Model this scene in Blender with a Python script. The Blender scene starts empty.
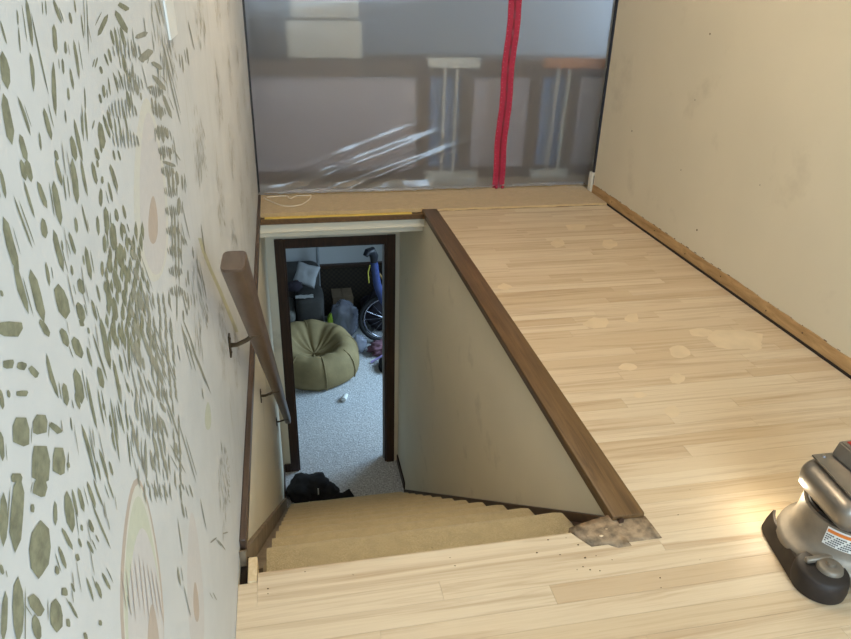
import bpy, bmesh, math, random
from mathutils import Vector, Matrix, noise, Euler

random.seed(7)
SC = bpy.context.scene
C = SC.collection
PI = math.pi

# ------------------------------------------------------------------ camera
W, H = 851, 639
FPX, PITCH, YAW, ROLL = 695.78, math.radians(26.671), math.radians(11.971), math.radians(1.679)
CAM = Vector((0, 0, 1.3))
fw = Vector((math.sin(YAW) * math.cos(PITCH), math.cos(YAW) * math.cos(PITCH), -math.sin(PITCH)))
rt = fw.cross(Vector((0, 0, 1))).normalized()
up = rt.cross(fw)
rt, up = rt * math.cos(ROLL) + up * math.sin(ROLL), up * math.cos(ROLL) - rt * math.sin(ROLL)
cd = bpy.data.cameras.new('camera')
cam = bpy.data.objects.new('camera', cd)
C.objects.link(cam)
cam.matrix_world = Matrix(((rt.x, up.x, -fw.x, CAM.x), (rt.y, up.y, -fw.y, CAM.y), (rt.z, up.z, -fw.z, CAM.z), (0, 0, 0, 1)))
cd.sensor_fit = 'HORIZONTAL'
cd.sensor_width = 36
cd.lens = FPX / W * 36
cd.clip_start = 0.02
SC.camera = cam


def ray(u, v):
    return fw + rt * ((u - W / 2) / FPX) - up * ((v - H / 2) / FPX)


def on_x(u, v, x):
    d = ray(u, v)
    return CAM + d * ((x - CAM.x) / d.x)


def on_y(u, v, y):
    d = ray(u, v)
    return CAM + d * ((y - CAM.y) / d.y)


def on_z(u, v, z):
    d = ray(u, v)
    return CAM + d * ((z - CAM.z) / d.z)


# ------------------------------------------------------------------ world, lights, exposure
SC.view_settings.view_transform = 'Standard'
SC.view_settings.look = 'None'
SC.view_settings.gamma = 1
SC.view_settings.use_curve_mapping = False
SC.view_settings.exposure = 0.2
wd = bpy.data.worlds.new('world')
SC.world = wd
wd.use_nodes = True
wd.node_tree.nodes['Background'].inputs[0].default_value = (0.55, 0.68, 0.9, 1)
wd.node_tree.nodes['Background'].inputs[1].default_value = 0.6


def area(name, loc, direction, sx, sy, power, col):
    l = bpy.data.lights.new(name, 'AREA')
    l.shape = 'RECTANGLE'
    l.size, l.size_y = sx, sy
    l.energy = power
    l.color = col
    o = bpy.data.objects.new(name, l)
    C.objects.link(o)
    o.location = loc
    o.rotation_euler = Vector(direction).to_track_quat('-Z', 'Y').to_euler()
    return o


# daylight entering by the window behind the camera, the room behind the sheet and the room downstairs
area('daylight_behind', (0.9, -1.66, 1.45), (0, 1, -0.1), 1.5, 1.2, 74, (0.60, 0.80, 1.0))
area('daylight_downstairs', (2.44, 6.3, -1.15), (-1, -0.22, -0.62), 1.5, 0.9, 29, (0.54, 0.78, 1.0)).data.spread = math.radians(105)
area('daylight_beyond', (3.32, 6.0, 1.3), (-1, -0.2, -0.1), 1.4, 1.3, 22, (0.80, 0.93, 1.0))

# ------------------------------------------------------------------ materials
MATS = {}


def srgb(r, g, b):
    f = lambda c: (c / 255 / 12.92) if c / 255 <= 0.04045 else ((c / 255 + 0.055) / 1.055) ** 2.4
    return (f(r), f(g), f(b), 1)


class NT:
    def __init__(self, name):
        self.m = bpy.data.materials.new(name)
        self.m.use_nodes = True
        self.t = self.m.node_tree
        self.t.nodes.clear()
        self.out = self.t.nodes.new('ShaderNodeOutputMaterial')
        MATS[name] = self.m

    def n(self, typ, **kw):
        x = self.t.nodes.new('ShaderNode' + typ)
        for k, v in kw.items():
            if k.startswith('_'):
                setattr(x, k[1:], v)
        for k, v in kw.items():
            if not k.startswith('_'):
                s = x.inputs[int(k[1:])] if k[0] == 'i' and k[1:].isdigit() else x.inputs[k.replace('__', ' ')]
                if isinstance(v, bpy.types.NodeSocket):
                    self.t.links.new(v, s)
                else:
                    s.default_value = v
        return x

    def ramp(self, fac, stops):
        r = self.n('ValToRGB')
        self.t.links.new(fac, r.inputs[0])
        el = r.color_ramp.elements
        while len(el) < len(stops):
            el.new(0.5)
        for e, (p, c) in zip(el, stops):
            e.position = p
            e.color = c if len(c) == 4 else (*c, 1)
        return r.outputs[0]

    def mix(self, fac, a, b, mode='MIX'):
        x = self.t.nodes.new('ShaderNodeMix')
        x.data_type = 'RGBA'
        x.blend_type = mode
        for s, v in ((x.inputs[0], fac), (x.inputs[6], a), (x.inputs[7], b)):
            if isinstance(v, bpy.types.NodeSocket):
                self.t.links.new(v, s)
            else:
                s.default_value = v
        return x.outputs[2]

    def coord(self, scale=(1, 1, 1), obj=True, world=False):
        if world:
            src = self.n('NewGeometry').outputs['Position']
        else:
            src = self.n('TexCoord').outputs['Object']
        return self.n('Mapping', Vector=src, Scale=scale).outputs[0]

    def noise(self, vec, scale, detail=3, rough=0.5, dist=0.0):
        return self.n('TexNoise', Vector=vec, Scale=scale, Detail=detail, Roughness=rough, Distortion=dist).outputs[0]

    def bump(self, h, strength, dist=0.01):
        return self.n('Bump', Height=h, Strength=strength, Distance=dist).outputs[0]

    def principled(self, col, rough=0.5, metal=0.0, normal=None, **kw):
        p = self.n('BsdfPrincipled', Roughness=rough, Metallic=metal)
        s = p.inputs['Base Color']
        if isinstance(col, bpy.types.NodeSocket):
            self.t.links.new(col, s)
        else:
            s.default_value = col
        if normal is not None:
            self.t.links.new(normal, p.inputs['Normal'])
        for k, v in kw.items():
            sk = p.inputs[k.replace('__', ' ')]
            if isinstance(v, bpy.types.NodeSocket):
                self.t.links.new(v, sk)
            else:
                sk.default_value = v
        self.t.links.new(p.outputs[0], self.out.inputs[0])
        return p


def plain(name, col, rough=0.6, metal=0.0, var=0.12, scale=14, bump=0.0, stretch=(1, 1, 1), bscale=None, **kw):
    t = NT(name)
    v = t.coord(stretch, world=True)
    f = t.noise(v, scale, 4)
    d = tuple(c * (1 - var) for c in col[:3]) + (1,)
    l = tuple(min(1, c * (1 + var)) for c in col[:3]) + (1,)
    c = t.ramp(f, [(0.3, d), (0.7, l)])
    nrm = None
    if bump:
        nrm = t.bump(t.noise(v, bscale or scale * 6, 3), bump, 0.005)
    t.principled(c, rough, metal, nrm, **kw)
    return t.m


def wall_paint(name, col, smudge=0.0):
    t = NT(name)
    v = t.coord(world=True)
    f = t.noise(v, 1.6, 4)
    c = t.ramp(f, [(0.3, tuple(x * 0.93 for x in col[:3])), (0.7, col)])
    if smudge:
        m = t.noise(v, 3.1, 5, 0.6)
        k = t.ramp(m, [(0.60, (0, 0, 0)), (0.74, (smudge,) * 3)])
        c = t.mix(k, c, srgb(120, 108, 84))
    n = t.bump(t.noise(v, 160, 2), 0.12, 0.002)
    t.principled(c, 0.7, 0, n)
    return t.m


wall_paint('paint_cream', srgb(214, 205, 182), 0.18)
wall_paint('paint_stair', srgb(240, 231, 208), 0.25)
wall_paint('paint_white', srgb(205, 208, 210))
wall_paint('paint_blue_grey', srgb(150, 160, 172))
wall_paint('paint_ceiling', srgb(228, 224, 214))


def wallpaper():
    t = NT('wallpaper_ground')
    v = t.coord(world=True)
    f = t.noise(v, 9, 4)
    c = t.ramp(f, [(0.3, srgb(197, 197, 195)), (0.7, srgb(205, 205, 203))])
    # faint upright strokes of the print where it is seen too obliquely to pick the shapes apart
    vs = t.coord((1, 46, 5.5), world=True)
    s = t.noise(vs, 1.0, 3, 0.6, 0.6)
    k = t.ramp(s, [(0.60, (0, 0, 0)), (0.68, (1, 1, 1))])
    area_mask = t.ramp(t.noise(t.coord((1, 3.2, 2.6), world=True), 1.0, 2), [(0.42, (0, 0, 0)), (0.56, (1, 1, 1))])
    sep = t.n('SeparateXYZ', Vector=v)
    far = t.n('MapRange', Value=sep.outputs[1], **{'From Min': 0.9, 'From Max': 1.5, 'To Min': 0.0, 'To Max': 0.35}).outputs[0]
    m = t.n('Math', _operation='MULTIPLY', i0=k, i1=area_mask)
    m2 = t.n('Math', _operation='MULTIPLY', i0=m.outputs[0], i1=far)
    c = t.mix(m2.outputs[0], c, srgb(168, 163, 140))
    n = t.bump(t.noise(v, 240, 2), 0.15, 0.001)
    t.principled(c, 0.62, 0, n)


wallpaper()


def print_mat(name, col, speck=0.25):
    t = NT(name)
    v = t.coord(world=True)
    f = t.noise(v, 90, 4, 0.65)
    c = t.ramp(f, [(0.30, tuple(x * (1 - speck) for x in col[:3])), (0.62, col)])
    t.principled(c, 0.6)


print_mat('print_olive', srgb(138, 138, 114), 0.45)
print_mat('print_grey_olive', srgb(154, 152, 136), 0.3)
print_mat('print_faint', srgb(176, 172, 155), 0.15)
print_mat('print_pink', srgb(201, 196, 192), 0.04)
print_mat('print_green', srgb(196, 197, 178), 0.06)
print_mat('print_blush', srgb(186, 170, 156), 0.08)
print_mat('print_cream', srgb(206, 203, 192), 0.04)
print_mat('print_yellow', srgb(190, 188, 160), 0.15)


def plank_mat():
    t = NT('maple_plank')
    v = t.n('TexCoord').outputs['Object']
    oi = t.n('ObjectInfo')
    rnd = oi.outputs['Random']
    loc = t.n('VectorMath', _operation='SCALE', i0=oi.outputs['Location'], Scale=3.7)
    wv = t.coord(world=True)
    sv = t.n('VectorMath', _operation='ADD', i0=t.n('Mapping', Vector=wv, Scale=(1.3, 34, 1)).outputs[0], i1=t.n('CombineXYZ', X=t.n('Math', _operation='MULTIPLY', i0=rnd, i1=60.0).outputs[0]).outputs[0]).outputs[0]
    g = t.noise(sv, 1.0, 5, 0.62, 0.8)
    fine = t.noise(t.n('Mapping', Vector=sv, Scale=(2.5, 5, 1)).outputs[0], 1.6, 4, 0.6)
    base = t.ramp(rnd, [(0.0, srgb(202, 176, 142)), (0.08, srgb(209, 185, 151)), (0.5, srgb(216, 194, 162)), (1.0, srgb(222, 203, 173))])
    dark = t.mix(0.72, base, srgb(166, 130, 92))
    k = t.ramp(g, [(0.48, (0, 0, 0)), (0.70, (0.85,) * 3)])
    c = t.mix(k, base, dark)
    k2 = t.ramp(fine, [(0.35, (0.16,) * 3), (0.6, (0, 0, 0))])
    c = t.mix(k2, c, srgb(176, 142, 104))
    n = t.bump(fine, 0.08, 0.002)
    t.principled(c, 0.50, 0, n)


plank_mat()


def wood(name, c1, c2, stretch, rough=0.45, bump=0.1):
    t = NT(name)
    v = t.coord(stretch, world=True)
    g = t.noise(v, 1.0, 6, 0.65, 0.7)
    c = t.ramp(g, [(0.32, c1), (0.68, c2)])
    t.principled(c, rough, 0, t.bump(g, bump, 0.003))


wood('brown_trim_wood', srgb(84, 60, 34), srgb(118, 88, 54), (60, 3, 60), 0.42)
wood('brown_rail_wood', srgb(74, 56, 44), srgb(94, 74, 60), (50, 3, 20), 0.36)
wood('dark_casing_wood', srgb(44, 28, 18), srgb(70, 47, 33), (40, 40, 3), 0.45)
wood('dark_skirt_wood', srgb(52, 34, 24), srgb(78, 52, 36), (30, 4, 14), 0.5)
wood('grey_skirt_wood', srgb(110, 94, 76), srgb(150, 132, 108), (30, 4, 14), 0.55)
wood('raw_block_wood', srgb(205, 176, 132), srgb(230, 205, 165), (30, 30, 5), 0.6)
wood('tan_base_strip', srgb(150, 116, 74), srgb(196, 160, 112), (6, 5, 30), 0.75, 0.3)
wood('divider_wood', srgb(84, 64, 44), srgb(104, 82, 60), (20, 20, 4), 0.5)


def carpet(name, c1, c2, fuzz=0.6, scale=420):
    t = NT(name)
    v = t.coord(world=True)
    f = t.noise(v, scale, 2, 0.6)
    g = t.noise(v, 26, 4, 0.6)
    c = t.ramp(f, [(0.3, c1), (0.7, c2)])
    c = t.mix(t.ramp(g, [(0.35, (0.22,) * 3), (0.6, (0, 0, 0))]), c, tuple(x * 0.72 for x in c1[:3]) + (1,))
    b = t.n('Math', _operation='ADD', i0=f, i1=g)
    t.principled(c, 0.95, 0, t.bump(b.outputs[0], fuzz, 0.006), Sheen__Weight=0.25)


carpet('stair_carpet', srgb(190, 168, 124), srgb(226, 207, 164), 0.7)
carpet('strip_carpet', srgb(180, 152, 108), srgb(214, 186, 140), 0.7, 300)
carpet('room_carpet', srgb(140, 142, 146), srgb(226, 228, 230), 1.0, 70)

plain('tack_strip_wood', srgb(226, 190, 92), 0.6, var=0.1)
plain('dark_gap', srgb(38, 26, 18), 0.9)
plain('putty', srgb(220, 198, 164), 0.7, var=0.06)
plain('old_adhesive', srgb(146, 124, 98), 0.85, var=0.55, scale=38, bump=0.8, bscale=120)
plain('adhesive_pale', srgb(178, 152, 120), 0.85, var=0.3, scale=60, bump=0.5)
plain('debris', srgb(92, 72, 50), 0.9)
plain('white_trim', srgb(222, 216, 200), 0.5, var=0.05)
plain('white_plastic', srgb(225, 224, 218), 0.4, var=0.04)
plain('cord_white', srgb(226, 214, 190), 0.5, var=0.04)
plain('black_tape', srgb(44, 44, 48), 0.5)
plain('zipper_red', srgb(168, 20, 56), 0.55, var=0.12, scale=60, bump=0.2)
plain('zipper_teeth', srgb(128, 8, 34), 0.4)
plain('stitch', srgb(200, 90, 112), 0.6)
plain('bronze', srgb(104, 92, 76), 0.32, 0.85)
plain('pale_panel', srgb(176, 168, 170), 0.6, var=0.04, scale=3)
plain('blue_panel', srgb(120, 142, 172), 0.6, var=0.05, scale=3)
plain('orange_bar', srgb(196, 128, 72), 0.5)
plain('dark_box', srgb(70, 74, 82), 0.5)
plain('cream_bin', srgb(206, 204, 190), 0.5, var=0.03)
plain('couch_grey', srgb(64, 62, 60), 0.9, var=0.12, bump=0.3)
plain('couch_cushion', srgb(110, 108, 102), 0.9, var=0.12, bump=0.3)
plain('bean_olive', srgb(140, 122, 84), 0.8, var=0.14, scale=9, bump=0.25, bscale=60)
plain('pillow_white', srgb(176, 178, 182), 0.85, var=0.06)
plain('black_cloth', srgb(22, 22, 26), 0.95, var=0.3, bump=0.3)
plain('dark_cloth', srgb(46, 40, 50), 0.9, var=0.3)
plain('paper_white', srgb(226, 226, 224), 0.6, var=0.03)
plain('card_brown', srgb(100, 82, 62), 0.8)
plain('lime_plastic', srgb(132, 158, 46), 0.5)
plain('bike_blue', srgb(62, 76, 128), 0.35, 0.1)
plain('bike_dark', srgb(30, 30, 38), 0.5)
plain('bike_chrome', srgb(170, 172, 184), 0.25, 0.9)
plain('tyre', srgb(24, 24, 28), 0.8)
plain('mauve_cloth', srgb(132, 96, 110), 0.9, var=0.3)
plain('lilac_plastic', srgb(166, 150, 206), 0.4)
plain('yellow_cord', srgb(206, 196, 80), 0.5)
plain('pipe_grey', srgb(150, 156, 162), 0.4)
plain('sander_metal', srgb(132, 122, 108), 0.5, 0.45, var=0.14, scale=24, bump=0.05)
plain('sander_head', srgb(146, 140, 132), 0.34, 0.8, var=0.08, scale=20)
plain('sander_dark', srgb(60, 50, 40), 0.62, 0.2, var=0.3, scale=30)
plain('sander_guard', srgb(40, 32, 27), 0.6, 0.1, var=0.3, scale=30)
plain('sander_black', srgb(22, 18, 16), 0.6)
plain('label_red', srgb(186, 44, 36), 0.45, var=0.04)
plain('label_white', srgb(222, 220, 212), 0.45, var=0.04)
plain('label_orange', srgb(214, 120, 50), 0.45, var=0.04)
plain('ink', srgb(70, 68, 70), 0.6)
plain('brass', srgb(170, 140, 90), 0.35, 0.8)


def wainscot():
    t = NT('dark_wainscot')
    v = t.coord((1, 1, 1), world=True)
    w1 = t.n('TexWave', Vector=v, Scale=14.0, Distortion=0.5).outputs[1]
    ch = t.n('TexChecker', Vector=v, Scale=34.0).outputs[1]
    c = t.mix(ch, srgb(40, 32, 24), srgb(58, 48, 35))
    t.principled(c, 0.7)


wainscot()


def poly_sheet():
    t = NT('plastic_film')
    v = t.coord(world=True)
    streak = t.noise(t.n('Mapping', Vector=v, Rotation=(0, math.radians(24), 0), Scale=(1.2, 1, 9)).outputs[0], 1.0, 5, 0.6, 0.5)
    n = t.bump(streak, 0.06, 0.02)
    rf = t.n('BsdfRefraction', Color=(0.93, 0.93, 0.95, 1), Roughness=0.42, IOR=1.12)
    tr = t.n('BsdfTransparent', Color=(0.95, 0.95, 0.96, 1))
    df = t.n('BsdfDiffuse', Color=(0.80, 0.79, 0.80, 1))
    tl = t.n('BsdfTranslucent', Color=(0.80, 0.80, 0.84, 1))
    gl = t.n('BsdfGlossy', Color=(1, 1, 1, 1), Roughness=0.14, Normal=n)
    m1 = t.n('MixShader', i0=0.12, i1=rf.outputs[0], i2=tr.outputs[0])
    m2 = t.n('MixShader', i0=0.5, i1=df.outputs[0], i2=tl.outputs[0])
    m3 = t.n('MixShader', i0=0.20, i1=m1.outputs[0], i2=m2.outputs[0])
    fr = t.n('Fresnel', IOR=1.45, Normal=n)
    m4 = t.n('MixShader', i0=fr.outputs[0], i1=m3.outputs[0], i2=gl.outputs[0])
    t.t.links.new(m4.outputs[0], t.out.inputs[0])


poly_sheet()


def film_bag():
    t = NT('bag_film')
    p = t.principled(srgb(150, 154, 172), 0.25, 0, None, Alpha=0.55)


film_bag()


def emit(name, col, s):
    t = NT(name)
    e = t.n('Emission', Color=col, Strength=s)
    t.t.links.new(e.outputs[0], t.out.inputs[0])


emit('lamp_glow', (1.0, 0.86, 0.66, 1), 6)
emit('sander_bulb', (1.0, 0.92, 0.74, 1), 30)
t_ = NT('window_glass')
t_.t.links.new(t_.n('BsdfTransparent', Color=(0.92, 0.95, 0.97, 1)).outputs[0], t_.out.inputs[0])

# ------------------------------------------------------------------ mesh helpers


def bm_box(bm, x0, x1, y0, y1, z0, z1, bev=0.0, seg=1):
    vs = [bm.verts.new(p) for p in ((x0, y0, z0), (x1, y0, z0), (x1, y1, z0), (x0, y1, z0), (x0, y0, z1), (x1, y0, z1), (x1, y1, z1), (x0, y1, z1))]
    fs = [bm.faces.new([vs[i] for i in q]) for q in ((0, 3, 2, 1), (4, 5, 6, 7), (0, 1, 5, 4), (1, 2, 6, 5), (2, 3, 7, 6), (3, 0, 4, 7))]
    if bev > 0:
        es = list({e for f in fs for e in f.edges})
        bmesh.ops.bevel(bm, geom=es, offset=bev, segments=seg, affect='EDGES', profile=0.5)
    return bm


def bm_prism(bm, pts, axis, a, b):
    """pts: 2-D outline; extruded along axis ('x','y','z') from a to b."""
    def mk(p, t):
        return {'x': (t, p[0], p[1]), 'y': (p[0], t, p[1]), 'z': (p[0], p[1], t)}[axis]
    A = [bm.verts.new(mk(p, a)) for p in pts]
    B = [bm.verts.new(mk(p, b)) for p in pts]
    n = len(pts)
    bm.faces.new(A)
    bm.faces.new(B[::-1])
    for i in range(n):
        bm.faces.new((A[i], B[i], B[(i + 1) % n], A[(i + 1) % n]))
    bmesh.ops.recalc_face_normals(bm, faces=bm.faces[:])
    return bm


def bm_tube(bm, pts, r, seg=10, cap=True, flat=None):
    pts = [Vector(p) for p in pts]
    rad = r if isinstance(r, (list, tuple)) else [r] * len(pts)
    rings = []
    ref = None
    for i, p in enumerate(pts):
        d = (pts[min(i + 1, len(pts) - 1)] - pts[max(i - 1, 0)]).normalized()
        if ref is None:
            ref = Vector((0, 0, 1)) if abs(d.z) < 0.9 else Vector((1, 0, 0))
        u = d.cross(ref)
        if u.length < 1e-4:
            u = d.cross(Vector((0, 1, 0)))
        u.normalize()
        w = u.cross(d).normalized()
        ref = w
        fl = flat or (1, 1)
        rings.append([bm.verts.new(p + (u * math.cos(a) * fl[0] + w * math.sin(a) * fl[1]) * rad[i]) for a in [2 * PI * k / seg for k in range(seg)]])
    for A, B in zip(rings, rings[1:]):
        for k in range(seg):
            bm.faces.new((A[k], A[(k + 1) % seg], B[(k + 1) % seg], B[k]))
    if cap:
        bm.faces.new(rings[0][::-1])
        bm.faces.new(rings[-1])
    return bm


def bm_lathe(bm, prof, seg=32, c=(0, 0, 0), a0=0, a1=2 * PI):
    full = abs(a1 - a0 - 2 * PI) < 1e-6
    n = seg if full else seg + 1
    rings = []
    for r, z in prof:
        rings.append([bm.verts.new((c[0] + r * math.cos(a0 + (a1 - a0) * k / seg), c[1] + r * math.sin(a0 + (a1 - a0) * k / seg), c[2] + z)) for k in range(n)])
    for A, B in zip(rings, rings[1:]):
        for k in range(seg):
            k2 = (k + 1) % n
            bm.faces.new((A[k], A[k2], B[k2], B[k]))
    if full:
        if prof[0][0] > 1e-4:
            bm.faces.new(rings[0][::-1])
        if prof[-1][0] > 1e-4:
            bm.faces.new(rings[-1])
    bmesh.ops.remove_doubles(bm, verts=bm.verts[:], dist=1e-5)
    bmesh.ops.recalc_face_normals(bm, faces=bm.faces[:])
    return bm


def bm_blob(bm, c, r, sub=3, amp=0.15, freq=2.0, seed=0, flat=None):
    """lumpy ellipsoid; flat clips below that z."""
    g = bmesh.ops.create_icosphere(bm, subdivisions=sub, radius=1.0)
    for v in g['verts']:
        d = v.co.normalized()
        k = 1 + amp * noise.fractal(d * freq + Vector((seed * 7.3, seed * 1.7, 0)), 1.0, 2.0, 3)
        v.co = Vector((c[0] + d.x * r[0] * k, c[1] + d.y * r[1] * k, c[2] + d.z * r[2] * k))
        if flat is not None and v.co.z < flat:
            v.co.z = flat
    return bm


def mesh_of(name, bm, smooth=False, angle=None):
    me = bpy.data.meshes.new(name)
    bm.normal_update()
    bm.to_mesh(me)
    bm.free()
    if smooth:
        for p in me.polygons:
            p.use_smooth = True
        if angle:
            me.set_sharp_from_angle(angle=math.radians(angle))
    return me


def obj(name, bm, mat, parent=None, smooth=False, angle=40, label=None):
    me = bm if isinstance(bm, bpy.types.Mesh) else mesh_of(name, bm, smooth, angle)
    if mat and not me.materials:
        me.materials.append(MATS[mat])
    o = bpy.data.objects.new(name, me)
    C.objects.link(o)
    if parent is not None:
        o.parent = parent
        o.matrix_parent_inverse = Matrix.Translation(-parent.location) if parent.type == 'EMPTY' else Matrix()
    if label:
        o['label'] = label
    return o


def tag(o, label, cat, group=None):
    o['label'] = label
    o['category'] = cat
    if group:
        o['group'] = group
    return o


def thing(name, label, cat, loc, group=None):
    o = bpy.data.objects.new(name, None)
    C.objects.link(o)
    o.location = loc
    o.empty_display_size = 0.1
    bpy.context.view_layer.update()
    return tag(o, label, cat, group)


def struct(name, bm, mat, label=None, cat=None, smooth=False):
    o = obj(name, bm, mat, None, smooth)
    o['kind'] = 'structure'
    if label:
        o['label'] = label
    if cat:
        o['category'] = cat
    return o


def box(*a, **k):
    return bm_box(bmesh.new(), *a, **k)


# ------------------------------------------------------------------ layout numbers (metres)
XL = -0.169            # wallpapered wall
XW = 0.8225            # stairwell side wall
XR = 2.0               # right hall wall
YE = 1.27              # landing edge
ZF = -2.60             # downstairs floor
YD = 4.90              # wall with the doorway downstairs
YS = 4.38              # plastic sheet
YB = -1.75             # wall behind the camera
ZC = 2.44
Y1, Z1, RUN, RISE = 1.507, -0.146, 0.2505, 0.2045   # first nosing and step
XT0, XT1 = -0.1155, 0.777


def nose_z(y):
    return Z1 - RISE / RUN * (y - Y1)


# ------------------------------------------------------------------ shell, upper level
# sub-floor of landing and hall, boards on top of it
bm = bmesh.new()
bm_prism(bm, [(XL - 0.0, YB), (XR, YB), (XR, 4.03), (XW + 0.052, 4.03), (XW + 0.052, YE - 0.03), (XL, YE - 0.03)], 'z', -0.10, -0.018)
floor = struct('floor', bm, 'dark_gap', 'sanded pale maple strip floor of the landing and hallway', 'floor')

PW = 0.0565
unit = mesh_of('plank', box(-0.5, 0.5, -0.5, 0.5, -0.5, 0.5))
unit.materials.append(MATS['maple_plank'])
XC1 = 0.892           # outer edge of the brown cap


def plank(x0, x1, y0, y1, z1=0.0):
    g = 0.0003
    o = bpy.data.objects.new('plank', unit)
    C.objects.link(o)
    o.parent = floor
    o.location = ((x0 + x1) / 2, (y0 + y1) / 2, z1 - 0.009 - random.random() * 0.0004)
    o.scale = (x1 - x0 - 2 * g, y1 - y0 - 2 * g, 0.018)
    return o


rows = int((3.945 - (YE - 0.09)) / PW) + 1
nrow_land = 14
y = YE - 0.105
r = random.Random(3)
# landing rows (towards the camera) across the full width
for i in range(nrow_land):
    y1 = y - i * PW
    x = XL + 0.001
    x1 = x + r.uniform(0.3, 1.0)
    while True:
        e = min(x1, XR - 0.012)
        if XR - e < 0.15:
            e = XR - 0.012
        plank(x, e, y1 - PW, y1)
        if e >= XR - 0.02:
            break
        x = e
        x1 = x + r.uniform(0.45, 1.2)
# bare boards further back, behind the camera
bm = box(XL + 0.001, XR - 0.012, YB, y - nrow_land * PW, -0.018, -0.0005)
o = obj('plank_field', bm, 'maple_plank', floor)
# hallway rows beside the stairwell
yy = y
while yy < 3.945:
    y2 = min(yy + PW, 3.95)
    x0 = 0.8885
    x = x0
    x1 = x + r.uniform(0.15, 0.9)
    while True:
        e = min(x1, XR - 0.012)
        if XR - e < 0.12:
            e = XR - 0.012
        plank(x, e, yy, y2)
        if e >= XR - 0.02:
            break
        x = e
        x1 = x + r.uniform(0.35, 1.0)
    yy = y2
# stair nosing board of the landing, rounded front edge, cut off at its right end
prof = []
bm = bmesh.new()
yn0, yn1 = YE - 0.105, YE
sec = [(yn0, -0.018), (yn0, 0.0), (yn1 - 0.010, 0.0), (yn1 - 0.004, -0.002), (yn1, -0.008), (yn1, -0.020), (yn1 - 0.005, -0.026), (yn1 - 0.03, -0.026), (yn1 - 0.03, -0.018)]
xs = [(-0.124, 0.0), (0.672, 0.0), (0.705, -0.062), (0.888, -0.062)]
rings = []
for xx, cut in xs:
    rings.append([bm.verts.new((xx, min(p[0], max(yn1 + cut, yn0)) if cut else p[0], p[1])) for p in sec])
for A, B in zip(rings, rings[1:]):
    for k in range(len(sec)):
        bm.faces.new((A[k], A[(k + 1) % len(sec)], B[(k + 1) % len(sec)], B[k]))
bm.faces.new(rings[0]); bm.faces.new(rings[-1][::-1])
bmesh.ops.recalc_face_normals(bm, faces=bm.faces[:])
obj('nosing_board', bm, 'maple_plank', floor)
obj('nosing_filler_board', box(XL + 0.001, -0.1245, yn0, YE - 0.035, -0.018, -0.0002), 'maple_plank', floor)
# riser face under the landing edge
obj('landing_riser', box(XL, XW, YE - 0.05, YE - 0.03, -0.35, -0.0185), 'stair_carpet', floor)

# old adhesive blob where the cap meets the landing
bm = bmesh.new()
outl = [(569, 528), (583, 523), (598, 518), (611, 514), (628, 513), (645, 516), (653, 526), (662, 538), (640, 541), (622, 543), (632, 546), (618, 548), (606, 544), (592, 545), (583, 538), (576, 533)]
cpt = on_z(615, 532, 0.0)
ring = [on_z(u, v, 0.0) for u, v in outl]
top = bm.verts.new((cpt.x, cpt.y, 0.007))
m1, m2, m3 = [], [], []
for p in ring:
    q = cpt.lerp(p, 0.72)
    q.z = 0.004 + 0.004 * noise.noise(q * 60)
    m1.append(bm.verts.new(q))
    m2.append(bm.verts.new((p.x, p.y, 0.0006)))
    m3.append(bm.verts.new((p.x, p.y, -0.03)))
n = len(ring)
for k in range(n):
    bm.faces.new((top, m1[k], m1[(k + 1) % n]))
    bm.faces.new((m1[k], m2[k], m2[(k + 1) % n], m1[(k + 1) % n]))
    bm.faces.new((m2[k], m3[k], m3[(k + 1) % n], m2[(k + 1) % n]))
bmesh.ops.recalc_face_normals(bm, faces=bm.faces[:])
obj('adhesive_patch', bm, 'old_adhesive', floor, True, None, label='rough grey-brown patch of old adhesive')
for u, v, s in [(601, 538, .006), (588, 538, .004), (606, 531, .004), (620, 527, .005), (632, 530, .004)]:
    p = on_z(u, v, 0.0)
    obj('adhesive_crumb', bm_blob(bmesh.new(), (p.x, p.y, 0.007), (s, s * .6, .002), 1, .3, 3, u), 'putty' if u == 601 else 'adhesive_pale', floor)

# pale filler spots on the boards
rp = random.Random(11)
for u, v, a, b in [(735, 339, 32, 12), (700, 332, 14, 5), (680, 352, 12, 7), (597, 323, 15, 6), (632, 318, 8, 6), (677, 379, 9, 6), (576, 227, 12, 4), (558, 243, 8, 5), (609, 244, 9, 5), (505, 287, 8, 4), (673, 412, 9, 7), (755, 346, 8, 5), (628, 367, 10, 4), (640, 395, 8, 3)]:
    bm = bmesh.new()
    vs = []
    for k in range(14):
        an = 2 * PI * k / 14
        rr = 0.72 + 0.3 * rp.random()
        p = on_z(u + a * rr * math.cos(an), v + b * rr * math.sin(an), 0.0)
        vs.append(bm.verts.new((p.x, p.y, 0.0004 + (u % 7) * 0.00003)))
    bm.faces.new(vs[::-1])
    o = obj('filler_patch', bm, 'putty', floor)
    if o.data.polygons[0].normal.z < 0:
        o.data.flip_normals()
# loose sanding debris
bm = bmesh.new()
for u, v, s in [(585, 558, 2), (578, 545, 1.6), (560, 555, 1.2), (548, 540, 1.4), (537, 553, 1.8), (583, 567, 1.4), (590, 570, 1.5), (577, 570, 1), (596, 556, 1.2), (455, 566, 1.2), (450, 558, .9), (268, 589, 1.6), (268, 594, 1), (305, 572, 1), (353, 575, 1), (432, 548, .9), (660, 578, 1.3), (661, 588, 1), (678, 515, 1.2), (690, 490, .8), (600, 571, 1.2), (612, 560, 1), (566, 538, .8), (700, 560, .8)]:
    p = on_z(u, v, 0.0)
    bm_blob(bm, (p.x, p.y, 0.001), (0.0016 * s, 0.0012 * s, 0.0009 * s), 1, .3, 3, u)
o = obj('sanding_grit', bm, 'debris', floor)
o['kind'] = 'stuff'

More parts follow.
